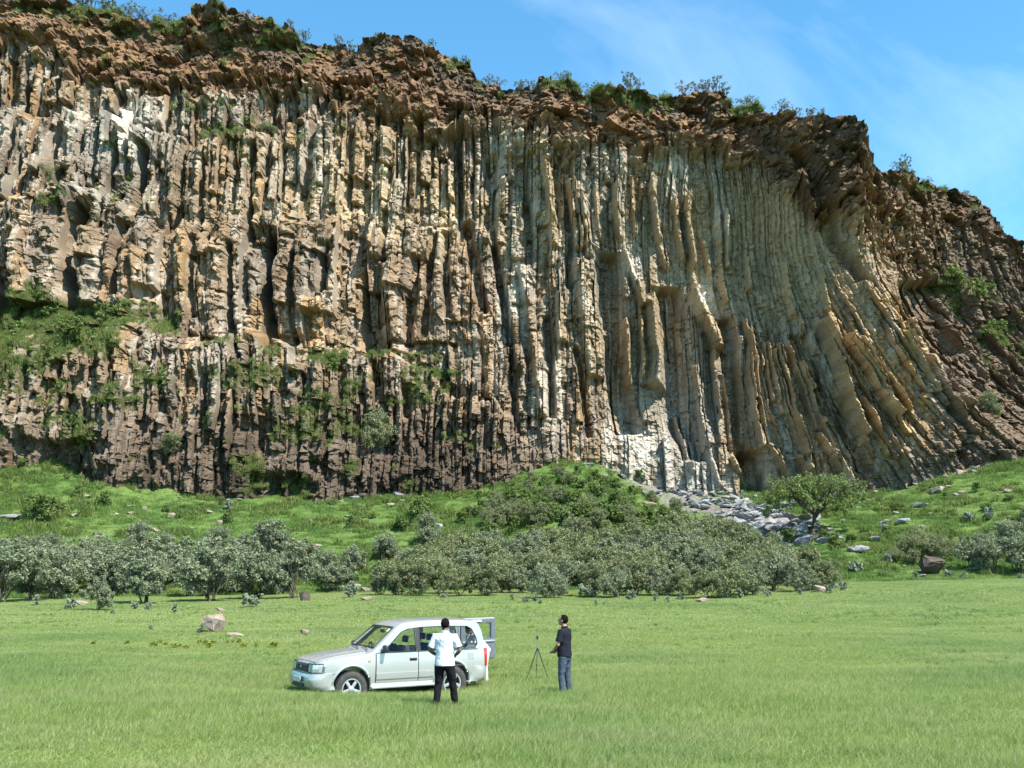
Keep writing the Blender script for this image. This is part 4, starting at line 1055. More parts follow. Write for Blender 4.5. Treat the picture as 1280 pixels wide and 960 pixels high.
WALLSH = [(218, 512, 52, GREEN, 2.6, "big dense dark green shrub growing on the lower cliff wall at left", 0.7), (470, 566, 60, OLIVE, 4.2, "dark spiky bush hanging on the lower cliff wall in the middle", 0.85), (236, 462, 14, GREEN, 2.6, "small shrub above the big dense cliff shrub", 1),
          (110, 440, 34, GREEN, 2.6, "green shrub on the grassy ledge at left", 1.2), (70, 400, 26, GREEN, 2.6, "green shrub at the top of the left ledge", 1.2), (150, 412, 26, GREEN, 2.6, "green shrub at the right end of the left ledge", 1.2), (30, 430, 28, GREEN, 2.6, "green shrub on the ledge near the left edge", 1.2),
          (180, 408, 22, GREEN, 2.6, "small green shrub between rock blocks right of the left ledge", 1.2), (96, 470, 34, GREEN, 2.6, "shrub hanging below the left ledge", 1), (60, 480, 26, GREEN, 2.6, "shrub on the rock face under the left ledge", 1), (20, 520, 50, OLIVE, 4.2, "dark olive bush at the cliff's left edge above the cave", 1),
          (330, 172, 22, OLIVE, 4.2, "olive shrub on the upper shelf of white columns", 1), (305, 164, 18, GREEN, 2.6, "green shrub on the upper shelf left of the olive one", 1), (262, 182, 16, GREEN, 2.6, "bright green shrub on the upper shelf", 1.2), (85, 268, 16, GREEN, 2.6, "green shrub on the grey rubble shelf", 1.3),
          (235, 575, 30, OLIVE, 4.2, "grassy olive clump on the lower wall above the slope", 1), (120, 548, 22, GREEN, 2.6, "green clump above the left cave", 1.1), (385, 550, 24, GREEN, 2.6, "green clump on the lower wall left of the spiky bush", 1), (1190, 352, 26, GREEN, 2.6, "dark green shrub on the right buttress", 1.1),
          (1215, 375, 26, GREEN, 2.6, "second green shrub lower on the right buttress", 1.1), (1240, 520, 34, OLIVE, 4.2, "olive bush at the right end of the cliff foot", 1), (1250, 420, 24, GREEN, 2.6, "green shrub halfway up the right edge of the cliff", 1), (420, 470, 18, GREEN, 2.6, "small shrub on the curved grassy ledge", 1.2), (625, 118, 10, GREEN, 2.6, "bright green shrub in the notch of the rim", 1.6)]
for px, py, hp, kinds, bh, lab, wd in WALLSH:
    x, y, z = cliff_at(px, py)
    plant("cliff_shrub", random.choice(kinds), (x, y - 0.1, z - 0.2), hp * px_size(x, y, z), bh, lab, "shrub", None, wd)

# the flat-topped tree
g = np.random.default_rng(77)
x, y, z = ground_hit(1012, 672)
mp = px_size(x, y, z)
tw, th = 128 * mp, 78 * mp
def bough(p0, p1, r0, r1, n=5, sag=0.0):
    out = []
    for i in range(n + 1):
        f = i / n
        q_ = np.array(p0) * (1 - f) + np.array(p1) * f + (g.normal(size=3) * 0.03 * th if 0 < i < n else 0)
        q_[2] += sag * math.sin(math.pi * f)
        out.append((*q_, r0 + (r1 - r0) * f))
    return out
paths = [bough((0, 0, -0.3), (0.10 * tw, 0, 0.42 * th), 0.30, 0.20)]
fork = np.array([0.10 * tw, 0, 0.42 * th])
cen, rad = [], []
for i in range(13):
    an = 2 * math.pi * i / 13 + g.uniform(-0.2, 0.2)
    rr = tw * 0.5 * g.uniform(0.55, 0.85)
    tip = np.array([0.06 * tw + rr * math.cos(an), rr * 0.8 * math.sin(an), th * g.uniform(0.66, 0.86)])
    st = fork * g.uniform(0.75, 1.0)
    b = bough(st, tip, 0.13, 0.04, 5, 0.06 * th); paths.append(b)
    for k2 in range(5):
        src = np.array(b[2 + k2 % 4][:3])
        t2 = np.array([0.06 * tw + tw * 0.5 * math.sqrt(g.random()) * math.cos(an + g.uniform(-.5, .5)), tw * 0.42 * math.sqrt(g.random()) * math.sin(an + g.uniform(-.5, .5)), th * g.uniform(0.70, 0.97)])
        paths.append(bough(src, t2, 0.045, 0.015, 3))
        cen.append(t2); rad.append(tw * 0.045)
for i in range(300):
    an = g.uniform(0, 2 * math.pi); rr = math.sqrt(g.random())
    dome = th * (0.97 - 0.30 * rr ** 2.2)
    cen.append(np.array([0.06 * tw + tw * 0.5 * rr * math.cos(an), tw * 0.42 * rr * math.sin(an), dome - th * 0.34 * g.random() ** 1.3])); rad.append(tw * g.uniform(0.025, 0.05))
V, Fc, tint = leaf_cloud(np.array(cen), np.array(rad), 34, 0.135, g, 0.5, 0.5)
tree = bpy.data.objects.new("flat_topped_tree", None); scene.collection.objects.link(tree)
tree.location = (x, y, z)
TV, TF = tube_arrays(paths, 6)
link("trunk", new_mesh("trunk", TV, TF, True, mats=[MAT_BARK]), tree)
link("crown", new_mesh("crown", V, Fc, False, np.stack([tint] * 3, -1), [MAT_LEAF_TREE]), tree)
tag(tree, "flat-topped green tree with a leaning forked trunk before the cliff foot at right", "tree")

# ------------------------------------------------------------------ boulders
random.seed(55)
rock(263, 791, 36, ROCK_T[2:3], "large pale boulder lying in the meadow left of the car", flat=1.15, sink=0.15, tilt=0.1)
rock(292, 797, 17, ROCK_T[1:2], "low flat pale stone right beside the large meadow boulder", flat=0.7)
rock(380, 795, 12, ROCK_T[0:1], "small angular tan stone standing in the meadow above the car's bonnet", flat=1.3, sink=0.1)
rock(378, 752, 21, ROCK_D[2:3], "round dark brown boulder under a grey-green bush", flat=1.0, sink=0.15)
rock(1167, 720, 40, ROCK_D[0:1], "big dark boulder at the edge of the meadow on the right", flat=1.1, sink=0.1, tilt=0.1)
rock(1154, 722, 12, ROCK_G[1:2], "pale flat slab in front of the big dark boulder")
rock(1075, 693, 27, ROCK_G[0:1], "pale angular grey boulder on the slope right of the flat-topped tree", flat=0.9)
rock(1096, 679, 17, ROCK_G[2:3], "rounded grey boulder above the pale angular one on the right slope")
rock(1130, 655, 19, ROCK_G[0:1], "dark-sided grey boulder in the middle of the right slope")
rock(1148, 635, 17, ROCK_G[4:5], "tilted grey slab high on the right slope")
rock(1172, 617, 23, ROCK_T[3:4], "large flat rounded tan boulder near the top of the right slope")
rock(1228, 715, 28, ROCK_G[1:2], "long grey slab lying among the bushes at the right edge")
rock(1176, 679, 13, ROCK_T[0:1], "yellowish rock between bushes on the right slope")
rock(1027, 740, 20, ROCK_T[0:1], "tan boulder at the right end of the thicket's foot")
rock(6, 653, 28, ROCK_G[1:2], "pale slab cut off by the left edge of the slope")
rock(123, 675, 13, ROCK_T[1:2], "pale rock on the slope above the left bushes", flat=1.2)
rock(88, 648, 14, ROCK_T[3:4], "flat tan rock on the left slope below the cave")
rock(325, 620, 18, ROCK_T[3:4], "flat tan boulder below the middle cave at the cliff foot")
rock(495, 722, 14, ROCK_D[0:1], "dark brown rock beside the left end of the thicket", flat=1.3)
rock(497, 700, 13, ROCK_T[2:3], "brown rock on the slope above the thicket's left end")
rock(458, 740, 13, ROCK_T[1:2], "flat tan rock on the turf left of the thicket")
rock(458, 751, 12, ROCK_T[1:2], "small flat pale stone on the turf left of the thicket")
rock(443, 736, 16, ROCK_G[0:1], "pale grey stone under the spreading bush left of the thicket")
rock(487, 634, 13, ROCK_T[0:1], "tan rock on the slope left of the mound")
rock(452, 625, 20, ROCK_D[1:2], "brown block at the cliff foot right of the middle cave")
rock(885, 606, 18, ROCK_T[2:3], "rounded tan block at the top of the scree below the alcove", far=160)
rock(1132, 606, 16, ROCK_G[2:3], "upright grey block leaning on the cliff foot at right", flat=1.5, far=160)
rock(735, 762, 5, ROCK_T[1:2], "tiny pale stone on the turf right of the dark-shirted man")
rock(878, 753, 13, ROCK_T[1:2], "reddish flat stone at the foot of the thicket")
rock(100, 757, 14, ROCK_T[1:2], "tan stone under the bushes at left")
rock(325, 746, 9, ROCK_T[0:1], "small tan rock under the narrow upright bush")
rock(275, 765, 10, ROCK_T[1:2], "small flat stone on the turf above the meadow boulder")
for i in range(190):
    px = random.choice([random.uniform(0, 600), random.uniform(0, 600), random.uniform(1040, 1280), random.uniform(1040, 1280), random.uniform(600, 830)])
    yb = interp(px, BASE_LINE)
    py = random.uniform(yb + 6, 690 if px < 600 else (660 if px < 830 else 715))
    mesh = ROCK_T if random.random() < 0.6 else ROCK_G
    side = "left slope" if px < 600 else ("mound" if px < 830 else "right slope")
    tone = "tan" if mesh is ROCK_T else "grey"
    rock(px, py, random.choice([4, 5, 6, 7, 9, 11, 14]), mesh, f"small {tone} rock half sunk in the grass of the {side}", f"small {tone} rocks on the {side}", name="slope_rock")
# scree tongue of pale slabs below the alcove
for i in range(290):
    f = random.random() ** 0.8
    cxp, cyp = 815 + 190 * f, 604 + 66 * f ** 1.25
    px = cxp + random.gauss(0, 26 - 6 * f); py = cyp + random.gauss(0, 9)
    if py < interp(px, BASE_LINE) - 2: continue
    w_ = random.choice([5, 7, 9, 11, 14, 17]) if f < 0.6 else random.choice([9, 12, 15, 19, 25])
    rock(px, py, w_, ROCK_G, "pale grey slab in the " + ("upper" if f < 0.4 else "lower") + " part of the scree below the alcove", "scree slabs, " + ("upper" if f < 0.4 else "lower") + " part", flat=random.uniform(0.6, 1.1), name="scree_slab", tilt=0.6, far=165)
for px, py, w_ in [(960, 662, 34), (985, 668, 30), (940, 650, 26), (1008, 682, 28), (1030, 680, 18), (970, 676, 24)]:
    rock(px, py, w_, ROCK_G, "big pale angular slab at the lower end of the scree beside the tree", "big slabs at the scree's lower end", name="scree_slab", tilt=0.4)
for i in range(70):
    px = random.uniform(1070, 1235); py = interp(px, BASE_LINE) + random.uniform(0, 9)
    rock(px, py, random.choice([3, 4, 5, 6, 8]), random.choice([ROCK_G, ROCK_T]), "small broken stone along the cliff foot at right", "rubble stones along the right cliff foot", name="rubble_stone", tilt=0.5, far=165)
# ------------------------------------------------------------------ simple surface materials
def plain(name, col_, rough=0.6, metal=0.0, nscale=0, namt=0.15, bump=0.0, **kw):
    m = Mat(name)
    c = (*col_, 1); nrm = None
    if nscale:
        n = m.noise(nscale, 4, 0.6, m.obj())
        c = m.mix(m.range(n, 0.3, 0.7), tuple(v * (1 - namt) for v in col_), tuple(min(1, v * (1 + namt)) for v in col_))
        if bump: nrm = m.bump(n, bump, 0.02)
    return m.principled(c, rough, metal, nrm, **kw)
m = Mat("silver_paint")
dirt = m.range(m.noise(1.1, 3, 0.5, m.obj()), 0.4, 0.8, 0, 0.3)
sepz = m.n.new('ShaderNodeSeparateXYZ'); m.l.new(m.obj(), sepz.inputs[0])
low_ = m.range(sepz.outputs[2], 0.75, 0.40, 0.0, 0.45)
c = m.mix(dirt, (0.47, 0.49, 0.475), (0.40, 0.40, 0.37))
c = m.mix(low_, c, (0.32, 0.30, 0.24))
MAT_PAINT = m.principled(c, m.range(m.noise(1.2, 2, 0.5, m.obj()), 0.3, 0.7, 0.24, 0.32), 0.45, Coat_Weight=0.6, Coat_Roughness=0.08)
MAT_BLACK = plain("black_trim", (0.022, 0.022, 0.024), 0.55, 0, 12, 0.3)
MAT_RUBBER = plain("tyre_rubber", (0.045, 0.042, 0.038), 0.9, 0, 14, 0.35, 0.4)
MAT_ALLOY = plain("alloy_rim", (0.60, 0.60, 0.60), 0.35, 0.7, 6, 0.15)
MAT_SEAT = plain("seat_fabric", (0.045, 0.045, 0.05), 0.9, 0, 20, 0.3)
MAT_GREYTRIM = plain("grey_door_trim", (0.10, 0.112, 0.125), 0.7, 0, 5, 0.15)
MAT_LAMP = plain("lamp_lens", (0.36, 0.44, 0.52), 0.08, 0.5, 9, 0.3, Coat_Weight=1.0)
MAT_RED = plain("red_tail_lens", (0.42, 0.02, 0.015), 0.2, 0, 9, 0.2, Coat_Weight=1.0)
MAT_ORANGE = plain("orange_lens", (0.75, 0.20, 0.02), 0.3, 0, 9, 0.2)
MAT_CHROME = plain("chrome", (0.75, 0.75, 0.76), 0.15, 1.0, 5, 0.08)
MAT_PLATE = plain("number_plate", (0.55, 0.57, 0.52), 0.5, 0, 16, 0.25)
MAT_UNDER = plain("underbody", (0.015, 0.014, 0.013), 0.95, 0, 4, 0.3)
m = Mat("window_glass")
tr = m.n.new('ShaderNodeBsdfTransparent'); tr.inputs[0].default_value = (0.93, 0.945, 0.93, 1)
gl = m.n.new('ShaderNodeBsdfGlossy'); gl.inputs['Roughness'].default_value = 0.03
fr = m.n.new('ShaderNodeFresnel'); fr.inputs['IOR'].default_value = 1.45
nf_ = m.range(m.noise(3, 2, 0.5, m.obj()), 0, 1, 0.4, 0.55)
ml = m.n.new('ShaderNodeMath'); ml.operation = 'MULTIPLY'; m.l.new(fr.outputs[0], ml.inputs[0]); m.l.new(nf_, ml.inputs[1])
mx = m.n.new('ShaderNodeMixShader'); bf = m.n.new('ShaderNodeMath'); bf.operation = 'SUBTRACT'; bf.inputs[0].default_value = 1.0; m.pos(); m.l.new(m._p.outputs['Backfacing'], bf.inputs[1])
m2 = m.n.new('ShaderNodeMath'); m2.operation = 'MULTIPLY'; m.l.new(ml.outputs[0], m2.inputs[0]); m.l.new(bf.outputs[0], m2.inputs[1]); m.l.new(m2.outputs[0], mx.inputs[0]); m.l.new(tr.outputs[0], mx.inputs[1]); m.l.new(gl.outputs[0], mx.inputs[2])
m.l.new(mx.outputs[0], m.out.inputs['Surface'])
MAT_GLASS = m.m

def bm_mesh(name, bm, mat, smooth=False, angle=None):
    bmesh.ops.recalc_face_normals(bm, faces=bm.faces)
    me = bpy.data.meshes.new(name); bm.to_mesh(me); bm.free()
    for p_ in me.polygons: p_.use_smooth = smooth
    if smooth and angle is not None:
        me.set_sharp_from_angle(angle=R(angle))
    me.materials.append(mat)
    return me
def box_bm(c_, s_, bev=0.0, rot=None, seg=2):
    bm = bmesh.new()
    bmesh.ops.create_cube(bm, size=1.0)
    for v in bm.verts: v.co = Vector((v.co.x * s_[0], v.co.y * s_[1], v.co.z * s_[2]))
    if bev: bmesh.ops.bevel(bm, geom=list(bm.edges), offset=bev, segments=seg, affect='EDGES', profile=0.6)
    M_ = Matrix.Translation(c_) @ (Euler(rot).to_matrix().to_4x4() if rot else Matrix())
    bmesh.ops.transform(bm, matrix=M_, verts=bm.verts)
    return bm
def prism_bm(poly, axis, a, b):
    """poly in the plane across `axis`; extruded from a to b. axis 'y': poly is (x, z); 'x': poly is (y, z)."""
    bm = bmesh.new()
    def P3(p_, t_): return (p_[0], t_, p_[1]) if axis == 'y' else (t_, p_[0], p_[1])
    v0 = [bm.verts.new(P3(p_, a)) for p_ in poly]; v1 = [bm.verts.new(P3(p_, b)) for p_ in poly]
    bm.faces.new(v0); bm.faces.new(v1)
    for i in range(len(poly)):
        j = (i + 1) % len(poly); bm.faces.new((v0[i], v0[j], v1[j], v1[i]))
    bmesh.ops.recalc_face_normals(bm, faces=bm.faces)
    return bm
def lathe_bm(profile, seg=40, axis_y=True):
    bm = bmesh.new(); rings = []
    for r_, t_ in profile:
        rings.append([bm.verts.new((r_ * math.cos(2 * math.pi * k / seg), t_, r_ * math.sin(2 * math.pi * k / seg))) for k in range(seg)])
    for a, b in zip(rings[:-1], rings[1:]):
        for k in range(seg): bm.faces.new((a[k], a[(k + 1) % seg], b[(k + 1) % seg], b[k]))
    return bm
def tubes_mesh(name, paths, mat, sides=8):
    V, Fq = tube_arrays(paths, sides)
    return new_mesh(name, V, Fq, True, mats=[mat])
def boolean(me, cutters):
    o = bpy.data.objects.new("work", me); scene.collection.objects.link(o)
    tmp = []
    for bm in cutters:
        cm = bpy.data.meshes.new("cut"); bmesh.ops.recalc_face_normals(bm, faces=bm.faces); bm.to_mesh(cm); bm.free()
        for mt in me.materials: cm.materials.append(mt)
        co = bpy.data.objects.new("cut", cm); scene.collection.objects.link(co); tmp.append(co)
        md = o.modifiers.new("b", 'BOOLEAN'); md.object = co; md.operation = 'DIFFERENCE'; md.solver = 'EXACT'
    bpy.context.view_layer.update()
    res = bpy.data.meshes.new_from_object(o.evaluated_get(bpy.context.evaluated_depsgraph_get()))
    for t_ in tmp + [o]: bpy.data.objects.remove(t_, do_unlink=True)
    return res

# ------------------------------------------------------------------ the silver off-road car
ZT = [(-2.30, 1.00), (-2.24, 1.25), (-2.14, 1.70), (-2.07, 1.80), (-1.95, 1.84), (-1.6, 1.872), (-0.9, 1.885), (-0.3, 1.872), (0.05, 1.835), (0.20, 1.77), (0.88, 1.225), (0.97, 1.185), (1.2, 1.17), (1.7, 1.12), (2.08, 1.06), (2.24, 1.00), (2.32, 0.90)]
PW = [(-2.30, .745), (-2.24, .80), (-2.1, .835), (-1.8, .855), (-1.0, .865), (1.2, .865), (1.8, .85), (2.05, .82), (2.2, .765), (2.32, .66)]
def hw(x_, z_):
    w0 = float(interp(x_, PW))
    if z_ < 0.62: w0 -= 0.045 * ((0.62 - z_) / 0.22) ** 1.5
    if z_ > 1.10: w0 -= 0.155 * ((z_ - 1.10) / 0.72) ** 1.12
    if 0.62 <= z_ <= 1.10: w0 += 0.012 * math.sin(math.pi * (z_ - 0.62) / 0.48)
    return w0
def top_z(x_, y_):
    return float(interp(x_, ZT)) - 0.035 * (y_ / 0.8) ** 2
def loft(xs, inset=0.0, zb=0.40, ztop_in=0.0, K=16):
    bm = bmesh.new(); rings = []
    for x_ in xs:
        zt = float(interp(x_, ZT)) - ztop_in
        rr = 0.085 if zt > 1.3 else 0.06
        zs = zt - rr - 0.03
        half = [(0.0, zb), (max(0.2, hw(x_, zb) - inset) * 0.96, zb)]
        for k_ in range(K + 1):
            z_ = zb + 0.02 + (zs - zb - 0.02) * k_ / K
            half.append((hw(x_, z_) - inset, z_))
        we = hw(x_, zs) - inset
        for k_ in range(1, 5):
            t_ = math.pi / 2 * k_ / 4
            half.append((we - rr * (1 - math.cos(t_)) * 1.2, zs + rr * math.sin(t_)))
        yl, zl = half[-1]
        for f_ in (0.7, 0.35, 0.0):
            half.append((yl * f_, zl + 0.03 * (1 - f_ ** 2)))
        pts = half + [(-y_, z_) for y_, z_ in half[-2:0:-1]]
        rings.append([bm.verts.new((x_, y_, z_)) for y_, z_ in pts])
    for a, b in zip(rings[:-1], rings[1:]):
        n_ = len(a)
        for k_ in range(n_): bm.faces.new((a[k_], a[(k_ + 1) % n_], b[(k_ + 1) % n_], b[k_]))
    bm.faces.new(rings[0]); bm.faces.new(rings[-1])
    bmesh.ops.recalc_face_normals(bm, faces=bm.faces)
    return bm
xs = sorted(set([round(v, 3) for v in np.linspace(-2.30, 2.32, 62)] + [-2.27, 0.88, 0.97, 0.22, 0.05, 2.28]))
body = bm_mesh("body", loft(xs), MAT_PAINT, True, 40)
cut = [loft([v for v in np.linspace(-2.20, 0.80, 30)], 0.05, 0.72, 0.05)]
WIN = [[(.62, 1.175), (.13, 1.60), (-.05, 1.665), (-.24, 1.69), (-.27, 1.165)], [(-.37, 1.165), (-.36, 1.70), (-1.02, 1.71), (-1.11, 1.165)],
       [(-1.20, 1.17), (-1.20, 1.705), (-1.72, 1.69), (-1.86, 1.62), (-1.97, 1.42), (-1.99, 1.28), (-1.92, 1.18)]]
for w_ in WIN: cut.append(prism_bm(w_, 'y', -1.2, 1.2))
# windscreen opening, square to the slope
bm = bmesh.new()
sl = Vector((0.20 - 0.88, 0, 1.77 - 1.225)); sl_n = Vector((-sl.z, 0, sl.x)).normalized() * -1
pc = []
for f_, hy in ((0.10, 0.70), (0.90, 0.60)):
    c0 = Vector((0.88, 0, 1.225)) + sl * f_
    pc.append((c0, hy))
q8 = []
for off in (-0.22, 0.25):
    for (c0, hy), sgn in ((pc[0], 1), (pc[0], -1), (pc[1], -1), (pc[1], 1)):
        q8.append(bm.verts.new(c0 + sl_n * off + Vector((0, hy * sgn, 0))))
for f_ in ((0, 1, 2, 3), (7, 6, 5, 4), (0, 4, 5, 1), (1, 5, 6, 2), (2, 6, 7, 3), (3, 7, 4, 0)): bm.faces.new([q8[i] for i in f_])
cut.append(bm)
cut.append(box_bm((-2.3, 0, 1.20), (0.6, 1.30, 0.92), 0.06))        # open tailgate
for wx in (1.42, -1.255):
    for sy in (-1, 1):
        b = lathe_bm([(0.001, 0.50 * sy), (0.475, 0.50 * sy), (0.475, 1.1 * sy), (0.001, 1.1 * sy)], 40)
        bmesh.ops.transform(b, matrix=Matrix.Translation((wx, 0, 0.42)), verts=b.verts)
        bmesh.ops.remove_doubles(b, verts=b.verts, dist=0.003)
        cut.append(b)
body = boolean(body, cut)
for p_ in body.polygons: p_.use_smooth = True
body.set_sharp_from_angle(angle=R(32))

car = bpy.data.objects.new("parked_car", None); scene.collection.objects.link(car)
car.location = (CAR_XY[0], CAR_XY[1], gz(*CAR_XY) - 0.02)
car.rotation_euler = (0, 0, R(211.0))
car.scale = (1.0, 1.0, 1.045)
tag(car, "silver off-road car parked in the meadow with its rear door swung open", "car")
link("body", body, car)
link("underbody", bm_mesh("underbody", box_bm((0, 0, 0.53), (4.3, 1.02, 0.38), 0.03), MAT_UNDER), car)
link("cabin_floor", bm_mesh("cabin_floor", box_bm((-0.65, 0, 0.735), (3.0, 1.55, 0.03)), MAT_SEAT), car)

def side_panel(x0, x1, z0, z1, off, mat, name, parent, sgn, skip=None, nx=14, nz=10):
    bm = bmesh.new(); gr = {}
    for i in range(nx + 1):
        for j in range(nz + 1):
            x_ = x0 + (x1 - x0) * i / nx; z_ = z0 + (z1 - z0) * j / nz
            if skip and skip(x_, z_):
                continue
            gr[i, j] = bm.verts.new((x_, sgn * (hw(x_, z_) + off), z_))
    for i in range(nx):
        for j in range(nz):
            k4 = [(i, j), (i + 1, j), (i + 1, j + 1), (i, j + 1)]
            if all(k_ in gr for k_ in k4): bm.faces.new([gr[k_] for k_ in k4])
    loose = [v for v in bm.verts if not v.link_faces]
    bmesh.ops.delete(bm, geom=loose, context='VERTS')
    r = bmesh.ops.extrude_face_region(bm, geom=list(bm.faces))
    for v in r['geom']:
        if isinstance(v, bmesh.types.BMVert): v.co.y -= sgn * (off + 0.004)
    return link(name, bm_mesh(name, bm, mat, True, 40), parent)
rear_arch = lambda x_, z_: (x_ + 1.255) ** 2 + (z_ - 0.42) ** 2 < 0.545 ** 2
for sgn in (1, -1):
    side = "left" if sgn > 0 else "right"
    d1 = side_panel(0.80, -0.30, 0.50, 1.145, 0.008, MAT_PAINT, "door", car, sgn)
    d2 = side_panel(-0.322, -1.16, 0.50, 1.145, 0.008, MAT_PAINT, "door", car, sgn, rear_arch, 40, 24)
    for d_, hx in ((d1, -0.17), (d2, -1.0)):
        yy = sgn * (hw(hx, 1.02) + 0.02)
        link("handle", bm_mesh("handle", box_bm((hx, yy, 1.00), (0.17, 0.035, 0.035), 0.012), MAT_BLACK), d_)
        link("handle_recess", bm_mesh("handle_recess", box_bm((hx, sgn * (hw(hx, 1.0) + 0.006), 0.985), (0.20, 0.012, 0.07), 0.004), MAT_BLACK), d_)
    side_panel(0.80, -0.30, 0.575, 0.71, 0.024, MAT_PAINT, "moulding", d1, sgn, None, 8, 3)
    side_panel(-0.322, -0.72, 0.575, 0.71, 0.024, MAT_PAINT, "moulding", d2, sgn, None, 8, 3)
    for xs_ in (0.812, -0.311, -1.172):
        side_panel(xs_ + 0.011, xs_ - 0.011, 0.50 if xs_ > -1 else 0.98, 1.15, 0.004, MAT_BLACK, 'door_gap', car, sgn, None, 1, 8)
    side_panel(0.80, -2.0, 1.148, 1.162, 0.012, MAT_BLACK, 'belt_strip', car, sgn, None, 20, 1)
    # window panes and dark frames between them
    for w_, dark in zip(WIN, (0, 0, 0)):
        bm = bmesh.new()
        vv = [bm.verts.new((x_, sgn * (hw(x_, z_) - 0.03), z_)) for x_, z_ in w_]
        bm.faces.new(vv)
        r = bmesh.ops.extrude_face_region(bm, geom=list(bm.faces))
        for v in r['geom']:
            if isinstance(v, bmesh.types.BMVert): v.co.y -= sgn * 0.005
        link("window", bm_mesh("window", bm, MAT_GLASS), car)
        rim_p = [(x_, sgn * (hw(x_, z_) + 0.001), z_, 0.012) for x_, z_ in w_ + w_[:1]]
        link("window_seal", tubes_mesh("window_seal", [rim_p], MAT_BLACK, 5), car)
    for xa, xb in ((-0.255, -0.375), (-1.10, -1.21)):
        side_panel(xa, xb, 1.16, 1.70, 0.003, MAT_BLACK if xa > -1 else MAT_PAINT, "door_pillar", car, sgn, None, 2, 8)
    # fender flares
    for wx in (1.42, -1.255):
        pth = []
        for k_ in range(19):
            an = R(-8 + 196 * k_ / 18)
            x_, z_ = wx + 0.495 * math.cos(an), 0.42 + 0.495 * math.sin(an)
            pth.append((x_, sgn * (hw(x_, max(z_, .42)) + 0.004), z_, 0.034))
        link("wheel_arch", tubes_mesh("wheel_arch", [pth], MAT_PAINT, 8), car)
    link("running_board", bm_mesh("running_board", box_bm((0.08, sgn * 0.875, 0.40), (1.72, 0.15, 0.05), 0.018), MAT_ALLOY), car)
    # mirror, lamps
    mr = link("wing_mirror", bm_mesh("wing_mirror", box_bm((0.62, sgn * 0.985, 1.255), (0.11, 0.20, 0.165), 0.045), MAT_BLACK, True, 60), car)
    link("mirror_arm", bm_mesh("mirror_arm", box_bm((0.62, sgn * 0.87, 1.19), (0.07, 0.12, 0.05), 0.01), MAT_BLACK), mr)
    bm = bmesh.new()                                                    # headlamp wraps the corner
    ys = np.linspace(0.40, 0.80, 7); pr_ = []
    for z_ in (0.775, 0.83, 0.90, 0.965):
        row = []
        for y_ in ys:
            fx = float(np.interp(y_, [0.0, .66, .765, .82, .85], [2.335, 2.325, 2.21, 2.05, 1.86])) + 0.012 - 0.14 * max(0, z_ - 0.84)
            row.append(bm.verts.new((fx, sgn * (y_ + 0.006), z_)))
        pr_.append(row)
    for a, b in zip(pr_[:-1], pr_[1:]):
        for k_ in range(len(ys) - 1): bm.faces.new((a[k_], a[k_ + 1], b[k_ + 1], b[k_]))
    r = bmesh.ops.extrude_face_region(bm, geom=list(bm.faces))
    for v in r['geom']:
        if isinstance(v, bmesh.types.BMVert): v.co.x -= 0.06
    edge_ = [v.co.copy() for v in pr_[0]] + [r_[-1].co.copy() for r_ in pr_[1:]] + [v.co.copy() for v in reversed(pr_[-1][:-1])] + [r_[0].co.copy() for r_ in reversed(pr_[:-1])]
    hl = link("headlight", bm_mesh("headlight", bm, MAT_LAMP, True, 35), car)
    link("headlight_trim", tubes_mesh("headlight_trim", [[(*p_, 0.013) for p_ in edge_]], MAT_BLACK, 6), hl)
    link("turn_signal", bm_mesh("turn_signal", box_bm((2.10, sgn * 0.805, 0.86), (0.10, 0.03, 0.12), 0.008, (0, 0, -sgn * 0.9)), MAT_LAMP), hl)
    link("fog_light", bm_mesh("fog_light", box_bm((2.405, sgn * 0.52, 0.60), (0.03, 0.20, 0.07), 0.01), MAT_LAMP), car)
    link("side_marker", bm_mesh("side_marker", box_bm((0.98, sgn * (hw(.98, .98) + 0.008), 0.99), (0.07, 0.016, 0.035), 0.006), MAT_ORANGE), car)
    link("tail_light", bm_mesh("tail_light", box_bm((-2.235, sgn * 0.765, 0.95), (0.10, 0.11, 0.42), 0.02), MAT_RED, True, 40), car)
    # wheels
    for wx in (1.42, -1.255):
        prof = [(0.235, -0.10), (0.30, -0.125), (0.352, -0.122), (0.383, -0.10), (0.39, -0.05), (0.39, 0.05), (0.383, 0.10), (0.352, 0.122), (0.30, 0.125), (0.235, 0.10)]
        b = lathe_bm(prof, 48)
        for k_ in range(48):                                             # tread blocks
            a1 = 2 * math.pi * k_ / 48
            t_ = box_bm((0, 0, 0), (0.022, 0.21, 0.030), 0, None)
            bmesh.ops.transform(t_, matrix=Matrix.Rotation(-a1, 4, 'Y') @ Matrix.Translation((0.392, 0, 0)) , verts=t_.verts)
            tm_ = bpy.data.meshes.new("t"); t_.to_mesh(tm_); t_.free(); b.from_mesh(tm_); bpy.data.meshes.remove(tm_)
        wh = link("wheel", bm_mesh("tyre", b, MAT_RUBBER, True, 35), car, (wx, sgn * 0.765, 0.39))
        b = lathe_bm([(0.238, -0.09), (0.238, 0.095), (0.222, 0.10), (0.212, 0.06), (0.205, 0.0), (0.05, -0.02), (0.001, -0.02)], 36)
        rm = link("rim", bm_mesh("rim", b, MAT_BLACK, True, 35), wh, rot=(0, 0, 0 if sgn > 0 else math.pi))
        b = lathe_bm([(0.240, 0.07), (0.240, 0.104), (0.214, 0.104), (0.208, 0.06)], 36)
        for k_ in range(5):
            t_ = box_bm((0.125, 0.072, 0), (0.19, 0.035, 0.072), 0.012)
            bmesh.ops.transform(t_, matrix=Matrix.Rotation(2 * math.pi * k_ / 5 + 0.3, 4, 'Y'), verts=t_.verts)
            tm_ = bpy.data.meshes.new("t"); t_.to_mesh(tm_); t_.free(); b.from_mesh(tm_); bpy.data.meshes.remove(tm_)
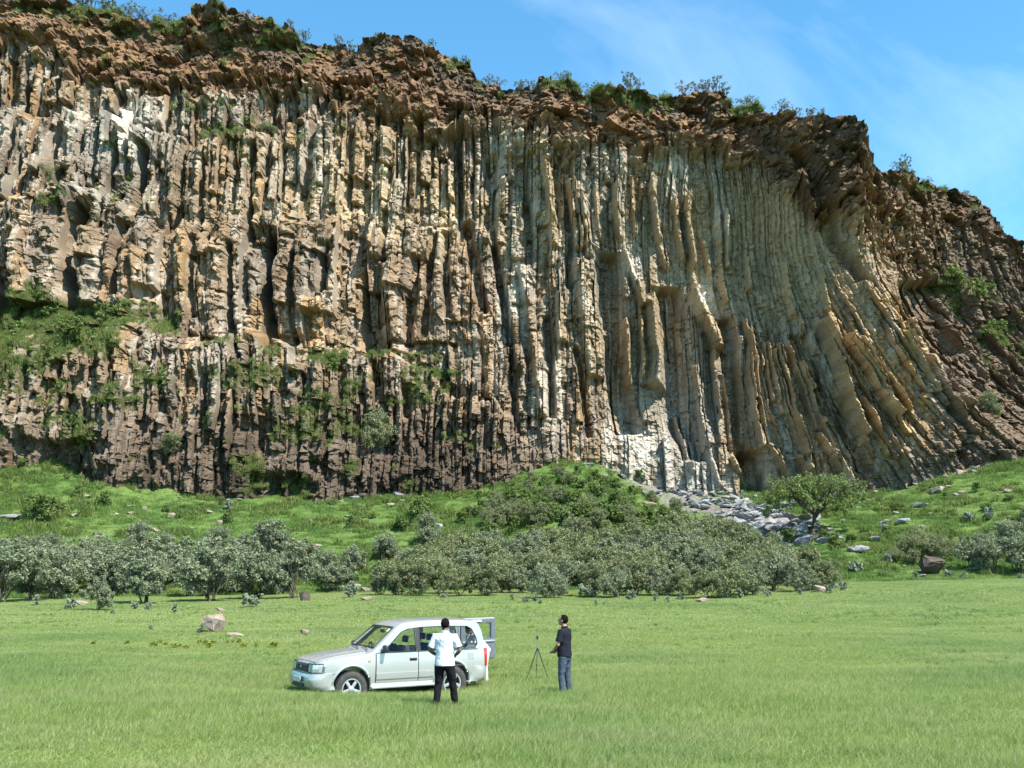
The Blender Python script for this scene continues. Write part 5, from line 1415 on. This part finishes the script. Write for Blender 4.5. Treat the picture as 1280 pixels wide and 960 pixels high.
        h_ = lathe_bm([(0.07, 0.05), (0.066, 0.10), (0.045, 0.112), (0.001, 0.114)], 20)
        tm_ = bpy.data.meshes.new("t"); h_.to_mesh(tm_); h_.free(); b.from_mesh(tm_); bpy.data.meshes.remove(tm_)
        link("spokes", bm_mesh("spokes", b, MAT_ALLOY, True, 35), wh, rot=(0, 0, 0 if sgn > 0 else math.pi))
# bonnet, grille, bumpers
bm = bmesh.new(); gr = []
for i in range(15):
    x_ = 1.0 + 1.24 * i / 14; row = []
    for j in range(13):
        wmax = min(0.66, hw(x_, 1.0) - 0.13)
        y_ = -wmax + 2 * wmax * j / 12
        bulge = 0.02 * sstep(0.42 - abs(y_), 0, 0.1)
        row.append(bm.verts.new((x_, y_, top_z(x_, y_ * 0.4) + 0.006 + float(bulge) * min(1, (15 - i) / 6))))
    gr.append(row)
for a, b in zip(gr[:-1], gr[1:]):
    for k_ in range(12): bm.faces.new((a[k_], a[k_ + 1], b[k_ + 1], b[k_]))
r = bmesh.ops.extrude_face_region(bm, geom=list(bm.faces))
for v in r['geom']:
    if isinstance(v, bmesh.types.BMVert): v.co.z -= 0.02
link("bonnet", bm_mesh("bonnet", bm, MAT_PAINT, True, 40), car)
grl = link("grille", bm_mesh("grille", box_bm((2.33, 0, 0.865), (0.05, 0.76, 0.19), 0.015), MAT_BLACK), car)
for k_ in range(9):
    link("grille_bar", bm_mesh("grille_bar", box_bm((2.357, -0.32 + 0.08 * k_, 0.865), (0.012, 0.014, 0.165)), MAT_GREYTRIM), grl)
em = lathe_bm([(0.045, 0.0), (0.045, 0.012), (0.001, 0.014)], 20)
bmesh.ops.transform(em, matrix=Matrix.Translation((2.36, 0, 0.875)) @ Matrix.Rotation(math.pi / 2, 4, 'Z') @ Matrix.Scale(-1, 4, (0, 1, 0)) @ Matrix.Scale(0.72, 4, (0, 0, 1)), verts=em.verts)
link("badge", bm_mesh("badge", em, MAT_CHROME), grl)
def bumper(name, sx, xe, half_w):
    bm = bmesh.new(); rows = []
    for j, (dz, dx) in enumerate([(0.40, -0.10), (0.42, -0.02), (0.50, 0.02), (0.62, 0.03), (0.70, 0.015), (0.745, -0.015), (0.755, -0.12)]):
        row = []
        for k_ in range(25):
            t_ = -1 + 2 * k_ / 24
            y_ = half_w * math.copysign(min(1, abs(t_) * 1.12), t_)
            drop = 0.0 if abs(t_) < 0.72 else ((abs(t_) - 0.72) / 0.28) ** 2 * 0.42
            bow = 0.05 * t_ * t_
            row.append(bm.verts.new((sx * (xe + dx - bow - drop), y_ * (1 - 0.0 * drop), dz)))
        rows.append(row)
    for a, b in zip(rows[:-1], rows[1:]):
        for k_ in range(24): bm.faces.new((a[k_], a[k_ + 1], b[k_ + 1], b[k_]))
    r = bmesh.ops.extrude_face_region(bm, geom=list(bm.faces))
    for v in r['geom']:
        if isinstance(v, bmesh.types.BMVert): v.co.x -= sx * 0.10; v.co.y *= 0.95
    return link(name, bm_mesh(name, bm, MAT_PAINT, True, 50), car)
fb = bumper("front_bumper", 1, 2.40, 0.865)
link("air_intake", bm_mesh("air_intake", box_bm((2.42, 0.0, 0.50), (0.04, 0.70, 0.07), 0.01), MAT_BLACK), fb)
link("air_intake", bm_mesh("air_intake", box_bm((2.428, 0.28, 0.62), (0.03, 0.12, 0.11), 0.01), MAT_BLACK), fb)
link("number_plate", bm_mesh("number_plate", box_bm((2.438, -0.08, 0.60), (0.015, 0.50, 0.115), 0.004), MAT_PLATE), fb)
bumper("rear_bumper", -1, 2.30, 0.865)
link("fuel_flap", bm_mesh("fuel_flap", box_bm((-1.78, hw(-1.78, 1.0) + 0.003, 1.0), (0.17, 0.012, 0.16), 0.004), MAT_PAINT), car)
# windscreen, wipers, cabin
bm = bmesh.new()
vs_ = []
for off in (0.0, 0.008):
    for (c0, hy), sgn in ((pc[0], 1), (pc[0], -1), (pc[1], -1), (pc[1], 1)):
        vs_.append(bm.verts.new(c0 - sl_n * (0.03 + off) * -1 * -1 + Vector((0, (hy + 0.01) * sgn, 0))))
for f_ in ((0, 1, 2, 3), (7, 6, 5, 4), (0, 4, 5, 1), (1, 5, 6, 2), (2, 6, 7, 3), (3, 7, 4, 0)): bm.faces.new([vs_[i] for i in f_])
ws = link("windscreen", bm_mesh("windscreen", bm, MAT_GLASS), car)
loop = [pc[0][0] + Vector((0, pc[0][1], 0)), pc[0][0] - Vector((0, pc[0][1], 0)), pc[1][0] - Vector((0, pc[1][1], 0)), pc[1][0] + Vector((0, pc[1][1], 0))]
link("seal", tubes_mesh("seal", [[(*p_, 0.016) for p_ in loop + loop[:1]]], MAT_BLACK, 6), ws)
link("permit_sticker", bm_mesh("permit_sticker", box_bm(pc[1][0] - sl * 0.10 + Vector((0, 0.46, 0)) - sl_n * 0.02 * -1 * -1, (0.10, 0.09, 0.004), 0, (0, math.atan2(0.52, 0.66), 0)), plain("sticker", (0.7, 0.7, 0.66), 0.6, 0, 8)), ws)
for y0 in (0.45, -0.15):
    link("wiper", tubes_mesh("wiper", [[(0.96, y0 + 0.2, 1.215, 0.010), (0.90, y0 + 0.05, 1.245, 0.010), (0.84, y0 - 0.38, 1.285, 0.008)]], MAT_BLACK, 5), car)
link("dashboard", bm_mesh("dashboard", box_bm((0.66, 0, 1.07), (0.42, 1.45, 0.20), 0.05), MAT_SEAT, True, 50), car)
th_ = bmesh.new()
tor = [[(0.19 * math.cos(2 * math.pi * k_ / 20), 0.19 * math.sin(2 * math.pi * k_ / 20), 0, 0.016) for k_ in range(21)], [(-0.18, 0, 0, 0.014), (0.18, 0, 0, 0.014)], [(0, -0.18, 0, 0.014), (0, 0, 0.0, 0.02), (0, 0.0, -0.22, 0.025)]]
th_.free()
link("steering_wheel", tubes_mesh("steering_wheel", tor, MAT_BLACK, 8), car, (0.36, -0.36, 1.16), (0, R(-62), 0))
link("rear_view_mirror", bm_mesh("rear_view_mirror", box_bm((0.28, 0, 1.60), (0.03, 0.24, 0.075), 0.012), MAT_BLACK), car)
for sx, ys_ in ((-0.05, (0.37, -0.37)), (-0.90, (0.40, 0.0, -0.40))):
    for y_ in ys_:
        w_ = 0.50 if sx > -0.5 else 0.38
        st = link("seat", bm_mesh("seat", box_bm((sx + 0.22, y_, 0.90), (0.52, w_, 0.16), 0.05), MAT_SEAT, True, 50), car)
        link("backrest", bm_mesh("backrest", box_bm((sx - 0.06, y_, 1.06), (0.14, w_, 0.44), 0.05, (0, R(-12), 0)), MAT_SEAT, True, 50), st)
        link("headrest", bm_mesh("headrest", box_bm((sx - 0.13, y_, 1.42), (0.09, 0.25, 0.16), 0.045, (0, R(-10), 0)), MAT_SEAT, True, 50), st)
        link("headrest_post", tubes_mesh("headrest_post", [[(sx - 0.11, y_ + d_, 1.24, 0.007), (sx - 0.13, y_ + d_, 1.38, 0.007)] for d_ in (-0.05, 0.05)], MAT_CHROME, 5), st)
# rear door, hinged at the far rear corner and swung right open
rd = bpy.data.objects.new("rear_door", None); scene.collection.objects.link(rd); rd.parent = car
rd.location = (-2.27, -0.70, 0.0); rd.rotation_euler = (0, 0, R(14))
def door_sheet(x0, x1, z0, z1, th, mat, name, holes=(), parent=rd, y_=0.0, bev=0.02):
    b = box_bm(((x0 + x1) / 2, y_, (z0 + z1) / 2), (abs(x1 - x0), th, z1 - z0), bev)
    me = bm_mesh(name, b, mat, True, 40)
    if holes:
        me = boolean(me, [box_bm(((a + b2) / 2, y_, (c2 + d2) / 2), (abs(b2 - a), th * 4, d2 - c2), 0.03) for a, b2, c2, d2 in holes])
        for p_ in me.polygons: p_.use_smooth = False
    return link(name, me, parent)
door_sheet(0.0, -1.34, 0.72, 1.80, 0.06, MAT_PAINT, "outer_panel", [(-0.19, -1.17, 1.25, 1.68)], y_=-0.04)
ip = door_sheet(-0.03, -1.31, 0.75, 1.77, 0.05, MAT_GREYTRIM, "inner_panel", [(-0.20, -1.16, 1.26, 1.67)], y_=0.02)
door_sheet(-0.18, -1.05, 0.80, 1.10, 0.02, MAT_GREYTRIM, "storage_pocket", parent=ip, y_=0.055, bev=0.008)
door_sheet(-0.08, -1.28, 1.175, 1.22, 0.03, MAT_ALLOY, "ledge_strip", parent=ip, y_=0.055, bev=0.008)
door_sheet(-0.35, -0.75, 1.70, 1.745, 0.06, plain("white_lamp_cover", (0.8, 0.8, 0.8), 0.4, 0, 5), "interior_lamp", parent=ip, y_=0.06, bev=0.01)
door_sheet(-0.10, -1.24, 1.22, 1.72, 0.006, MAT_GLASS, "rear_window", y_=-0.01, bev=0)
sp = lathe_bm([(0.20, -0.11), (0.36, -0.11), (0.385, -0.07), (0.385, 0.07), (0.36, 0.11), (0.001, 0.12)], 36)
bmesh.ops.transform(sp, matrix=Matrix.Rotation(math.pi, 4, 'Z'), verts=sp.verts)
link("spare_wheel", bm_mesh("spare_wheel", sp, MAT_RUBBER, True, 40), rd, (-0.66, -0.20, 0.98))
# ------------------------------------------------------------------ people
def fabric(name, col_, nscale=7, bumpv=0.5):
    m = Mat(name)
    n1 = m.noise(nscale, 4, 0.55, m.mapping(m.obj(), (1, 1, 0.6)), 1.2); n2 = m.noise(220, 2, 0.5, m.obj())
    c = m.mix(m.range(n1, 0.3, 0.7), tuple(v * 0.86 for v in col_), tuple(min(0.9, v * 1.10) for v in col_))
    return m.principled(c, 0.9, normal=m.bump(n2, 0.15, 0.002, m.bump(n1, bumpv, 0.05)), Specular_IOR_Level=0.15)
MAT_SKIN_D = plain("skin_brown", (0.145, 0.078, 0.045), 0.55, 0, 30, 0.12)
MAT_SKIN_T = plain("skin_tan", (0.30, 0.165, 0.10), 0.55, 0, 30, 0.12)
MAT_HAIR = plain("black_hair", (0.008, 0.007, 0.006), 0.95, 0, 60, 0.4, 0.6, Specular_IOR_Level=0.08)
MAT_SHIRT_W = fabric("white_shirt", (0.62, 0.62, 0.66))
MAT_SHIRT_N = fabric("navy_shirt", (0.012, 0.013, 0.020))
MAT_TROU_B = fabric("black_trousers", (0.010, 0.009, 0.011))
MAT_JEANS = fabric("grey_jeans", (0.060, 0.080, 0.105), 9, 0.8)
MAT_TROU_K = fabric("pale_trousers", (0.5, 0.49, 0.46))
MAT_SHOE = plain("dark_shoe", (0.02, 0.017, 0.014), 0.5, 0, 20, 0.2)
MAT_WATCH = plain("watch_metal", (0.5, 0.48, 0.4), 0.3, 0.9, 10, 0.1)

def ring_tube(bm, rings, seg=16):
    """rings: (centre, rx, ry, axis_x, axis_y); closed ends"""
    prev = None; first = None
    for c_, rx, ry, ax, ay in rings:
        row = [bm.verts.new(Vector(c_) + Vector(ax) * rx * math.cos(2 * math.pi * k_ / seg) + Vector(ay) * ry * math.sin(2 * math.pi * k_ / seg)) for k_ in range(seg)]
        if prev:
            for k_ in range(seg): bm.faces.new((prev[k_], prev[(k_ + 1) % seg], row[(k_ + 1) % seg], row[k_]))
        else: first = row
        prev = row
    bm.faces.new(first); bm.faces.new(prev)
def limb(bm, pts, seg=14):
    """pts: (point, radius) along a bent limb"""
    P_ = [Vector(p_[0]) for p_ in pts]; rings = []
    for i, (p_, r_) in enumerate(pts):
        d = (P_[min(i + 1, len(P_) - 1)] - P_[max(i - 1, 0)]).normalized()
        ref = Vector((1, 0, 0)) if abs(d.x) < 0.8 else Vector((0, 1, 0))
        ax = d.cross(ref).normalized(); ay = d.cross(ax).normalized()
        rings.append((p_, r_, r_, ax, ay))
    ring_tube(bm, rings, seg)
def ball(bm, c_, r_, seg=14):
    M_ = Matrix.Translation(c_) @ Matrix.Diagonal((*(r_ if hasattr(r_, '__len__') else (r_,) * 3), 1))
    bmesh.ops.create_uvsphere(bm, u_segments=seg, v_segments=seg // 2 + 2, radius=1.0, matrix=M_)
def fuse(name, bm, mat, voxel=0.011, smooth=4):
    me = bpy.data.meshes.new(name); bmesh.ops.recalc_face_normals(bm, faces=bm.faces); bm.to_mesh(me); bm.free()
    o = bpy.data.objects.new("work", me); scene.collection.objects.link(o)
    md = o.modifiers.new("r", 'REMESH'); md.mode = 'VOXEL'; md.voxel_size = voxel; md.use_smooth_shade = True
    sm = o.modifiers.new("s", 'SMOOTH'); sm.factor = 0.5; sm.iterations = smooth
    bpy.context.view_layer.update()
    res = bpy.data.meshes.new_from_object(o.evaluated_get(bpy.context.evaluated_depsgraph_get()))
    bpy.data.objects.remove(o, do_unlink=True)
    res.materials.clear(); res.materials.append(mat)
    for p_ in res.polygons: p_.use_smooth = True
    return res
V3 = lambda *a: Vector(a)
def lean(p_, ang, pivot=(0, 0, 0.93)):
    """tip the upper body forward (towards +y) about the hips"""
    q_ = Vector(p_) - Vector(pivot)
    return Matrix.Rotation(-ang, 3, 'X') @ q_ + Vector(pivot)

def person(label, loc, rz, skin, shirt, trousers, elbows, wrists, feet, bend=0.0, head_tilt=0.2, head_turn=0.0, belly=0.0, hem=0.84, bulk=1.0, watch=None):
    root = bpy.data.objects.new("person", None); scene.collection.objects.link(root)
    root.location = loc; root.rotation_euler = (0, 0, rz)
    tag(root, label, "person")
    L = lambda p_: lean(p_, bend)
    X_, Y_ = Vector((1, 0, 0)), L((0, 1, 0.93)) - Vector((0, 0, 0.93))
    k = bulk
    # body: head, neck, torso core, arms and hands in one skin
    bm = bmesh.new()
    hc = L((0, 0.03, 1.628))
    Rh = Matrix.Rotation(head_turn, 3, 'Z') @ Matrix.Rotation(head_tilt - bend, 3, 'X')
    hd = lambda p_: hc + Rh @ Vector(p_)
    hb = bmesh.new()
    ball(hb, (0, -0.008, 0.02), (0.076, 0.094, 0.095), 18)
    ball(hb, (0, 0.028, -0.045), (0.060, 0.068, 0.078), 16)          # jaw
    ball(hb, (0, 0.098, -0.018), (0.014, 0.020, 0.024), 10)          # nose
    ball(hb, (0, 0.085, -0.064), (0.026, 0.012, 0.011), 10)          # mouth
    ball(hb, (0, 0.082, 0.022), (0.050, 0.012, 0.011), 10)           # brow
    for s_ in (-1, 1):
        ball(hb, (s_ * 0.078, -0.005, -0.012), (0.012, 0.022, 0.034), 10)
    for v in hb.verts: v.co = hd(v.co)
    tm = bpy.data.meshes.new("t"); hb.to_mesh(tm); hb.free(); bm.from_mesh(tm); bpy.data.meshes.remove(tm)
    limb(bm, [(L((0, -0.01, 1.42)), 0.062), (L((0, 0.0, 1.50)), 0.056), (hd((0, -0.01, -0.05)), 0.054)])
    ring_tube(bm, [(L((0, 0, 0.95)), 0.14 * k, 0.09 * k, X_, Y_), (L((0, 0, 1.2)), 0.15 * k, 0.095 * k, X_, Y_), (L((0, 0, 1.43)), 0.13 * k, 0.07 * k, X_, Y_)])
    for s_, el, wr in ((-1, elbows[0], wrists[0]), (1, elbows[1], wrists[1])):
        sh = L((s_ * 0.185 * k, -0.005, 1.405)); el, wr = Vector(el), Vector(wr)
        limb(bm, [(sh, 0.052), ((sh + el) / 2, 0.046), (el, 0.040), (el * 0.6 + wr * 0.4, 0.039), (wr, 0.027)])
        d = (wr - el).normalized(); side = Vector((s_, 0, 0)); side = (side - d * side.dot(d)).normalized(); nrm = d.cross(side)
        limb(bm, [(wr, 0.026), (wr + d * 0.045, 0.036), (wr + d * 0.085, 0.034)])
        for fi, (o_, ln) in enumerate([(-0.030, 0.068), (-0.010, 0.078), (0.010, 0.074), (0.029, 0.058)]):
            b0 = wr + d * 0.08 - side * o_
            limb(bm, [(b0, 0.0105), (b0 + d * ln * 0.5 - nrm * 0.012 * s_, 0.0098), (b0 + d * ln * 0.85 - nrm * 0.040 * s_, 0.0085)], 8)
        limb(bm, [(wr + d * 0.03 - side * 0.03, 0.013), (wr + d * 0.065 - side * 0.058, 0.011), (wr + d * 0.095 - side * 0.060 - nrm * 0.01 * s_, 0.009)], 8)
    link("body", fuse("body", bm, skin, 0.0075, 3), root)
    # hair: a cap over crown, sides and back, clear of the face
    bm = bmesh.new()
    bmesh.ops.create_uvsphere(bm, u_segments=28, v_segments=20, radius=1.0)
    for v in bm.verts: v.co = Vector((v.co.x * 0.0845, v.co.y * 0.102 - 0.012, v.co.z * 0.103 + 0.024))
    dele = [v for v in bm.verts if (v.co.y > 0.045 and v.co.z < 0.075) or v.co.z < -0.055 or (v.co.z < -0.01 and v.co.y > 0.0)]
    bmesh.ops.delete(bm, geom=dele, context='VERTS')
    for v in bm.verts: v.co = hd(v.co)
    r = bmesh.ops.extrude_face_region(bm, geom=list(bm.faces))
    for v in r['geom']:
        if isinstance(v, bmesh.types.BMVert): v.co = hc + (v.co - hc) * 0.9
    link("hair", bm_mesh("hair", bm, MAT_HAIR, True), root)
    eyes = bmesh.new()
    for s_ in (-1, 1):
        ball(eyes, hd((s_ * 0.031, 0.083, 0.004)), 0.010, 8)
    link("eyes", bm_mesh("eyes", eyes, MAT_HAIR, True), root)
    # shirt
    bm = bmesh.new()
    ring_tube(bm, [(L((0, 0, hem)), 0.186 * k, 0.132 * k + belly, X_, Y_), (L((0, 0.005, 0.95)), 0.180 * k, 0.130 * k + belly, X_, Y_), (L((0, 0.01, 1.08)), 0.168 * k, 0.124 * k + belly, X_, Y_), (L((0, 0.005, 1.22)), 0.180 * k, 0.124 * k, X_, Y_),
                   (L((0, -0.005, 1.34)), 0.194 * k, 0.118 * k, X_, Y_), (L((0, -0.012, 1.42)), 0.165 * k, 0.090 * k, X_, Y_), (L((0, -0.006, 1.468)), 0.085, 0.072, X_, Y_), (L((0, 0.0, 1.495)), 0.066, 0.063, X_, Y_)], 26)
    for s_, el in ((-1, elbows[0]), (1, elbows[1])):
        sh = L((s_ * 0.175 * k, -0.005, 1.40)); el = Vector(el)
        limb(bm, [(L((s_ * 0.10, -0.005, 1.40)), 0.070), (sh, 0.076), (sh * 0.55 + el * 0.45, 0.072), (sh * 0.22 + el * 0.78, 0.073)])
    sme = fuse("shirt", bm, shirt, 0.010, 3)
    gsh = np.random.default_rng(len(label))
    co = np.zeros(len(sme.vertices) * 3); sme.vertices.foreach_get('co', co); co = co.reshape(-1, 3)
    no = np.zeros(len(sme.vertices) * 3); sme.vertices.foreach_get('normal', no); no = no.reshape(-1, 3)
    wr_ = fbm(co[:, 0] * 9 + co[:, 2] * 5, co[:, 2] * 11 - co[:, 1] * 4, 3, 7 + len(label))
    co += no * (0.010 * wr_)[:, None]; sme.vertices.foreach_set('co', co.ravel()); sme.update()
    shirt_o = link("shirt", sme, root)
    bm = bmesh.new()
    cpath = [(*L((0.074 * math.cos(t_), 0.0 + 0.070 * math.sin(t_), 1.485 + 0.012 * math.sin(-t_))), 0.013) for t_ in np.linspace(0, 2 * math.pi, 18)]
    bm.free()
    link("collar", tubes_mesh("collar", [cpath], shirt, 6), shirt_o)
    # trousers
    bm = bmesh.new()
    ring_tube(bm, [((0, 0, 0.98), 0.160 * k, 0.112 * k, X_, V3(0, 1, 0)), ((0, -0.008, 0.88), 0.170 * k, 0.124 * k, X_, V3(0, 1, 0)), ((0, 0, 0.78), 0.155 * k, 0.108 * k, X_, V3(0, 1, 0))], 22)
    for s_, (ft, kn) in ((-1, feet[0]), (1, feet[1])):
        ft, kn = Vector(ft), Vector(kn)
        hip = Vector((s_ * 0.088 * k, -0.005, 0.86))
        limb(bm, [(hip, 0.098 * k), (hip * 0.55 + kn * 0.45, 0.088 * k), (kn, 0.070 * k), (kn * 0.5 + ft * 0.5 + V3(0, 0, 0.05), 0.066 * k), (ft + V3(0, 0, 0.075), 0.062)])
    tme = fuse("trousers", bm, trousers, 0.010, 3)
    co = np.zeros(len(tme.vertices) * 3); tme.vertices.foreach_get('co', co); co = co.reshape(-1, 3)
    no = np.zeros(len(tme.vertices) * 3); tme.vertices.foreach_get('normal', no); no = no.reshape(-1, 3)
    co += no * (0.009 * fbm(co[:, 0] * 10, co[:, 2] * 13 + co[:, 1] * 3, 3, 3 + len(label)))[:, None]
    tme.vertices.foreach_set('co', co.ravel()); tme.update()
    link("trousers", tme, root)
    for s_, (ft, kn) in ((-1, feet[0]), (1, feet[1])):
        bm = bmesh.new()
        ft = Vector(ft)
        ball(bm, ft + V3(s_ * 0.008, 0.075, 0.040), (0.046, 0.125, 0.042), 16); ball(bm, ft + V3(0, 0.0, 0.06), (0.045, 0.055, 0.060), 14)
        link("shoe", fuse("shoe", bm, MAT_SHOE, 0.009, 2), root)
    if watch is not None:
        el, wr = Vector(elbows[watch]), Vector(wrists[watch])
        p_ = wr * 0.93 + el * 0.07; d = (wr - el).normalized()
        a = d.cross(V3(0, 0, 1)).normalized(); b = d.cross(a)
        link("watch", tubes_mesh("watch", [[(*(p_ + (a * math.cos(t_) + b * math.sin(t_)) * 0.031), 0.007) for t_ in np.linspace(0, 2 * math.pi, 16)]], MAT_WATCH, 6), root)
    return root

# man in white, seen from behind, looking up at the wall with both forearms raised in front of him
x, y = -1.32, 20.2
person("man in white short-sleeved shirt and black trousers, seen from behind beside the car", (x, y, gz(x, y)), R(-8), MAT_SKIN_D, MAT_SHIRT_W, MAT_TROU_B,
       [(-0.300, -0.02, 1.12), (0.305, -0.02, 1.13)], [(-0.16, 0.20, 1.00), (0.17, 0.20, 1.02)],
       [((-0.15, -0.05, 0.0), (-0.125, 0.02, 0.48)), ((0.20, 0.10, 0.0), (0.150, 0.08, 0.48))], head_tilt=0.30, head_turn=-0.18, bulk=1.08, belly=0.01)
# man in navy shirt, turned left, hands joined in front
x, y = 1.15, 22.46
person("man in navy polo shirt and grey jeans standing with joined hands right of the tripod", (x, y, gz(x, y)), R(62), MAT_SKIN_T, MAT_SHIRT_N, MAT_JEANS,
       [(-0.27, 0.03, 1.12), (0.27, 0.03, 1.12)], [(-0.07, 0.22, 0.99), (0.06, 0.235, 0.97)],
       [((-0.13, 0.0, 0.0), (-0.115, 0.03, 0.48)), ((0.13, -0.06, 0.0), (0.12, 0.0, 0.48))], head_tilt=0.30, head_turn=0.12, bulk=1.06, belly=0.015, hem=0.86, watch=0)
# third man, bending into the open back of the car
cw = Matrix.Translation(car.location) @ Matrix.Rotation(car.rotation_euler.z, 4, 'Z')
pw = cw @ Vector((-2.62, 0.06, 0))
person("person in white shirt and pale trousers bending into the open rear of the car", (pw.x, pw.y, gz(pw.x, pw.y)), car.rotation_euler.z - math.pi / 2, MAT_SKIN_D, MAT_SHIRT_W, MAT_TROU_K,
       [(-0.28, 0.40, 1.02), (0.28, 0.40, 1.02)], [(-0.20, 0.60, 0.94), (0.20, 0.60, 0.94)],
       [((-0.12, 0.0, 0.0), (-0.11, 0.04, 0.48)), ((0.12, -0.05, 0.0), (0.11, 0.0, 0.48))], bend=R(40), head_tilt=0.1)

# ------------------------------------------------------------------ camera tripod
MAT_TRIPOD = plain("tripod_black", (0.03, 0.03, 0.033), 0.45, 0.3, 14, 0.3)
MAT_TRIPOD_S = plain("tripod_silver", (0.35, 0.36, 0.37), 0.4, 0.8, 14, 0.2)
x, y = 0.66, 26.6
z0 = gz(x, y)
ztop = float(unproject(671, 795, y)[1]) - z0
tp = bpy.data.objects.new("tripod", None); scene.collection.objects.link(tp); tp.location = (x, y, z0)
tag(tp, "thin black camera tripod without a camera standing between the car and the dark-shirted man", "tripod")
zc = ztop * 0.72
for an in (200, 335, 95):
    ex, ey = 0.36 * math.cos(R(an)), 0.36 * math.sin(R(an))
    lg = link("leg", tubes_mesh("leg", [[(0.02 * math.cos(R(an)), 0.02 * math.sin(R(an)), zc, 0.013), (ex * 0.5, ey * 0.5, zc * 0.5, 0.012)]], MAT_TRIPOD if an != 95 else MAT_TRIPOD_S, 8), tp)
    link("lower_section", tubes_mesh("lower_section", [[(ex * 0.48, ey * 0.48, zc * 0.52, 0.009), (ex, ey, 0.0, 0.008)]], MAT_TRIPOD if an != 95 else MAT_TRIPOD_S, 8), lg)
    link("leg_lock", tubes_mesh("leg_lock", [[(ex * 0.46, ey * 0.46, zc * 0.54, 0.016), (ex * 0.50, ey * 0.50, zc * 0.50, 0.016)]], MAT_TRIPOD, 8), lg)
link("centre_column", tubes_mesh("centre_column", [[(0, 0, zc * 0.72, 0.012), (0, 0, ztop - 0.07, 0.012)]], MAT_TRIPOD_S, 8), tp)
link("collar", tubes_mesh("collar", [[(0, 0, zc - 0.03, 0.03), (0, 0, zc + 0.03, 0.026)]], MAT_TRIPOD, 10), tp)
hd_ = link("head", bm_mesh("head", box_bm((0, 0, ztop - 0.05), (0.05, 0.045, 0.07), 0.012), MAT_TRIPOD, True, 40), tp)
link("plate", bm_mesh("plate", box_bm((-0.01, 0, ztop - 0.006), (0.09, 0.06, 0.014), 0.004), MAT_TRIPOD), hd_)
link("pan_handle", tubes_mesh("pan_handle", [[(0, 0, ztop - 0.04, 0.006), (-0.06, 0.04, ztop - 0.075, 0.007)]], MAT_TRIPOD, 6), hd_)

# ------------------------------------------------------------------ tell look-alikes apart by their order in the row
ONES = ["", "first", "second", "third", "fourth", "fifth", "sixth", "seventh", "eighth", "ninth", "tenth", "eleventh", "twelfth", "thirteenth", "fourteenth", "fifteenth", "sixteenth", "seventeenth", "eighteenth", "nineteenth"]
def ordinal(n_):
    if n_ < 20: return ONES[n_]
    t_, u_ = divmod(n_, 10)
    return ["", "", "twentieth", "thirtieth", "fortieth", "fiftieth"][t_] if u_ == 0 else ["", "", "twenty", "thirty", "forty", "fifty"][t_] + "-" + ONES[u_]
bpy.context.view_layer.update()
same = {}
for o in scene.objects:
    if o.parent is None and 'label' in o and 'category' in o and 'kind' not in o: same.setdefault(o['label'], []).append(o)
for lab, os_ in same.items():
    if len(os_) < 2 or len(os_) > 59 or 'scree' in lab or 'broken stone' in lab: continue
    os_.sort(key=lambda o_: float(project(*o_.matrix_world.translation)[0]))
    for i_, o in enumerate(os_): o['label'] = lab + ", " + ordinal(i_ + 1) + " from the left"
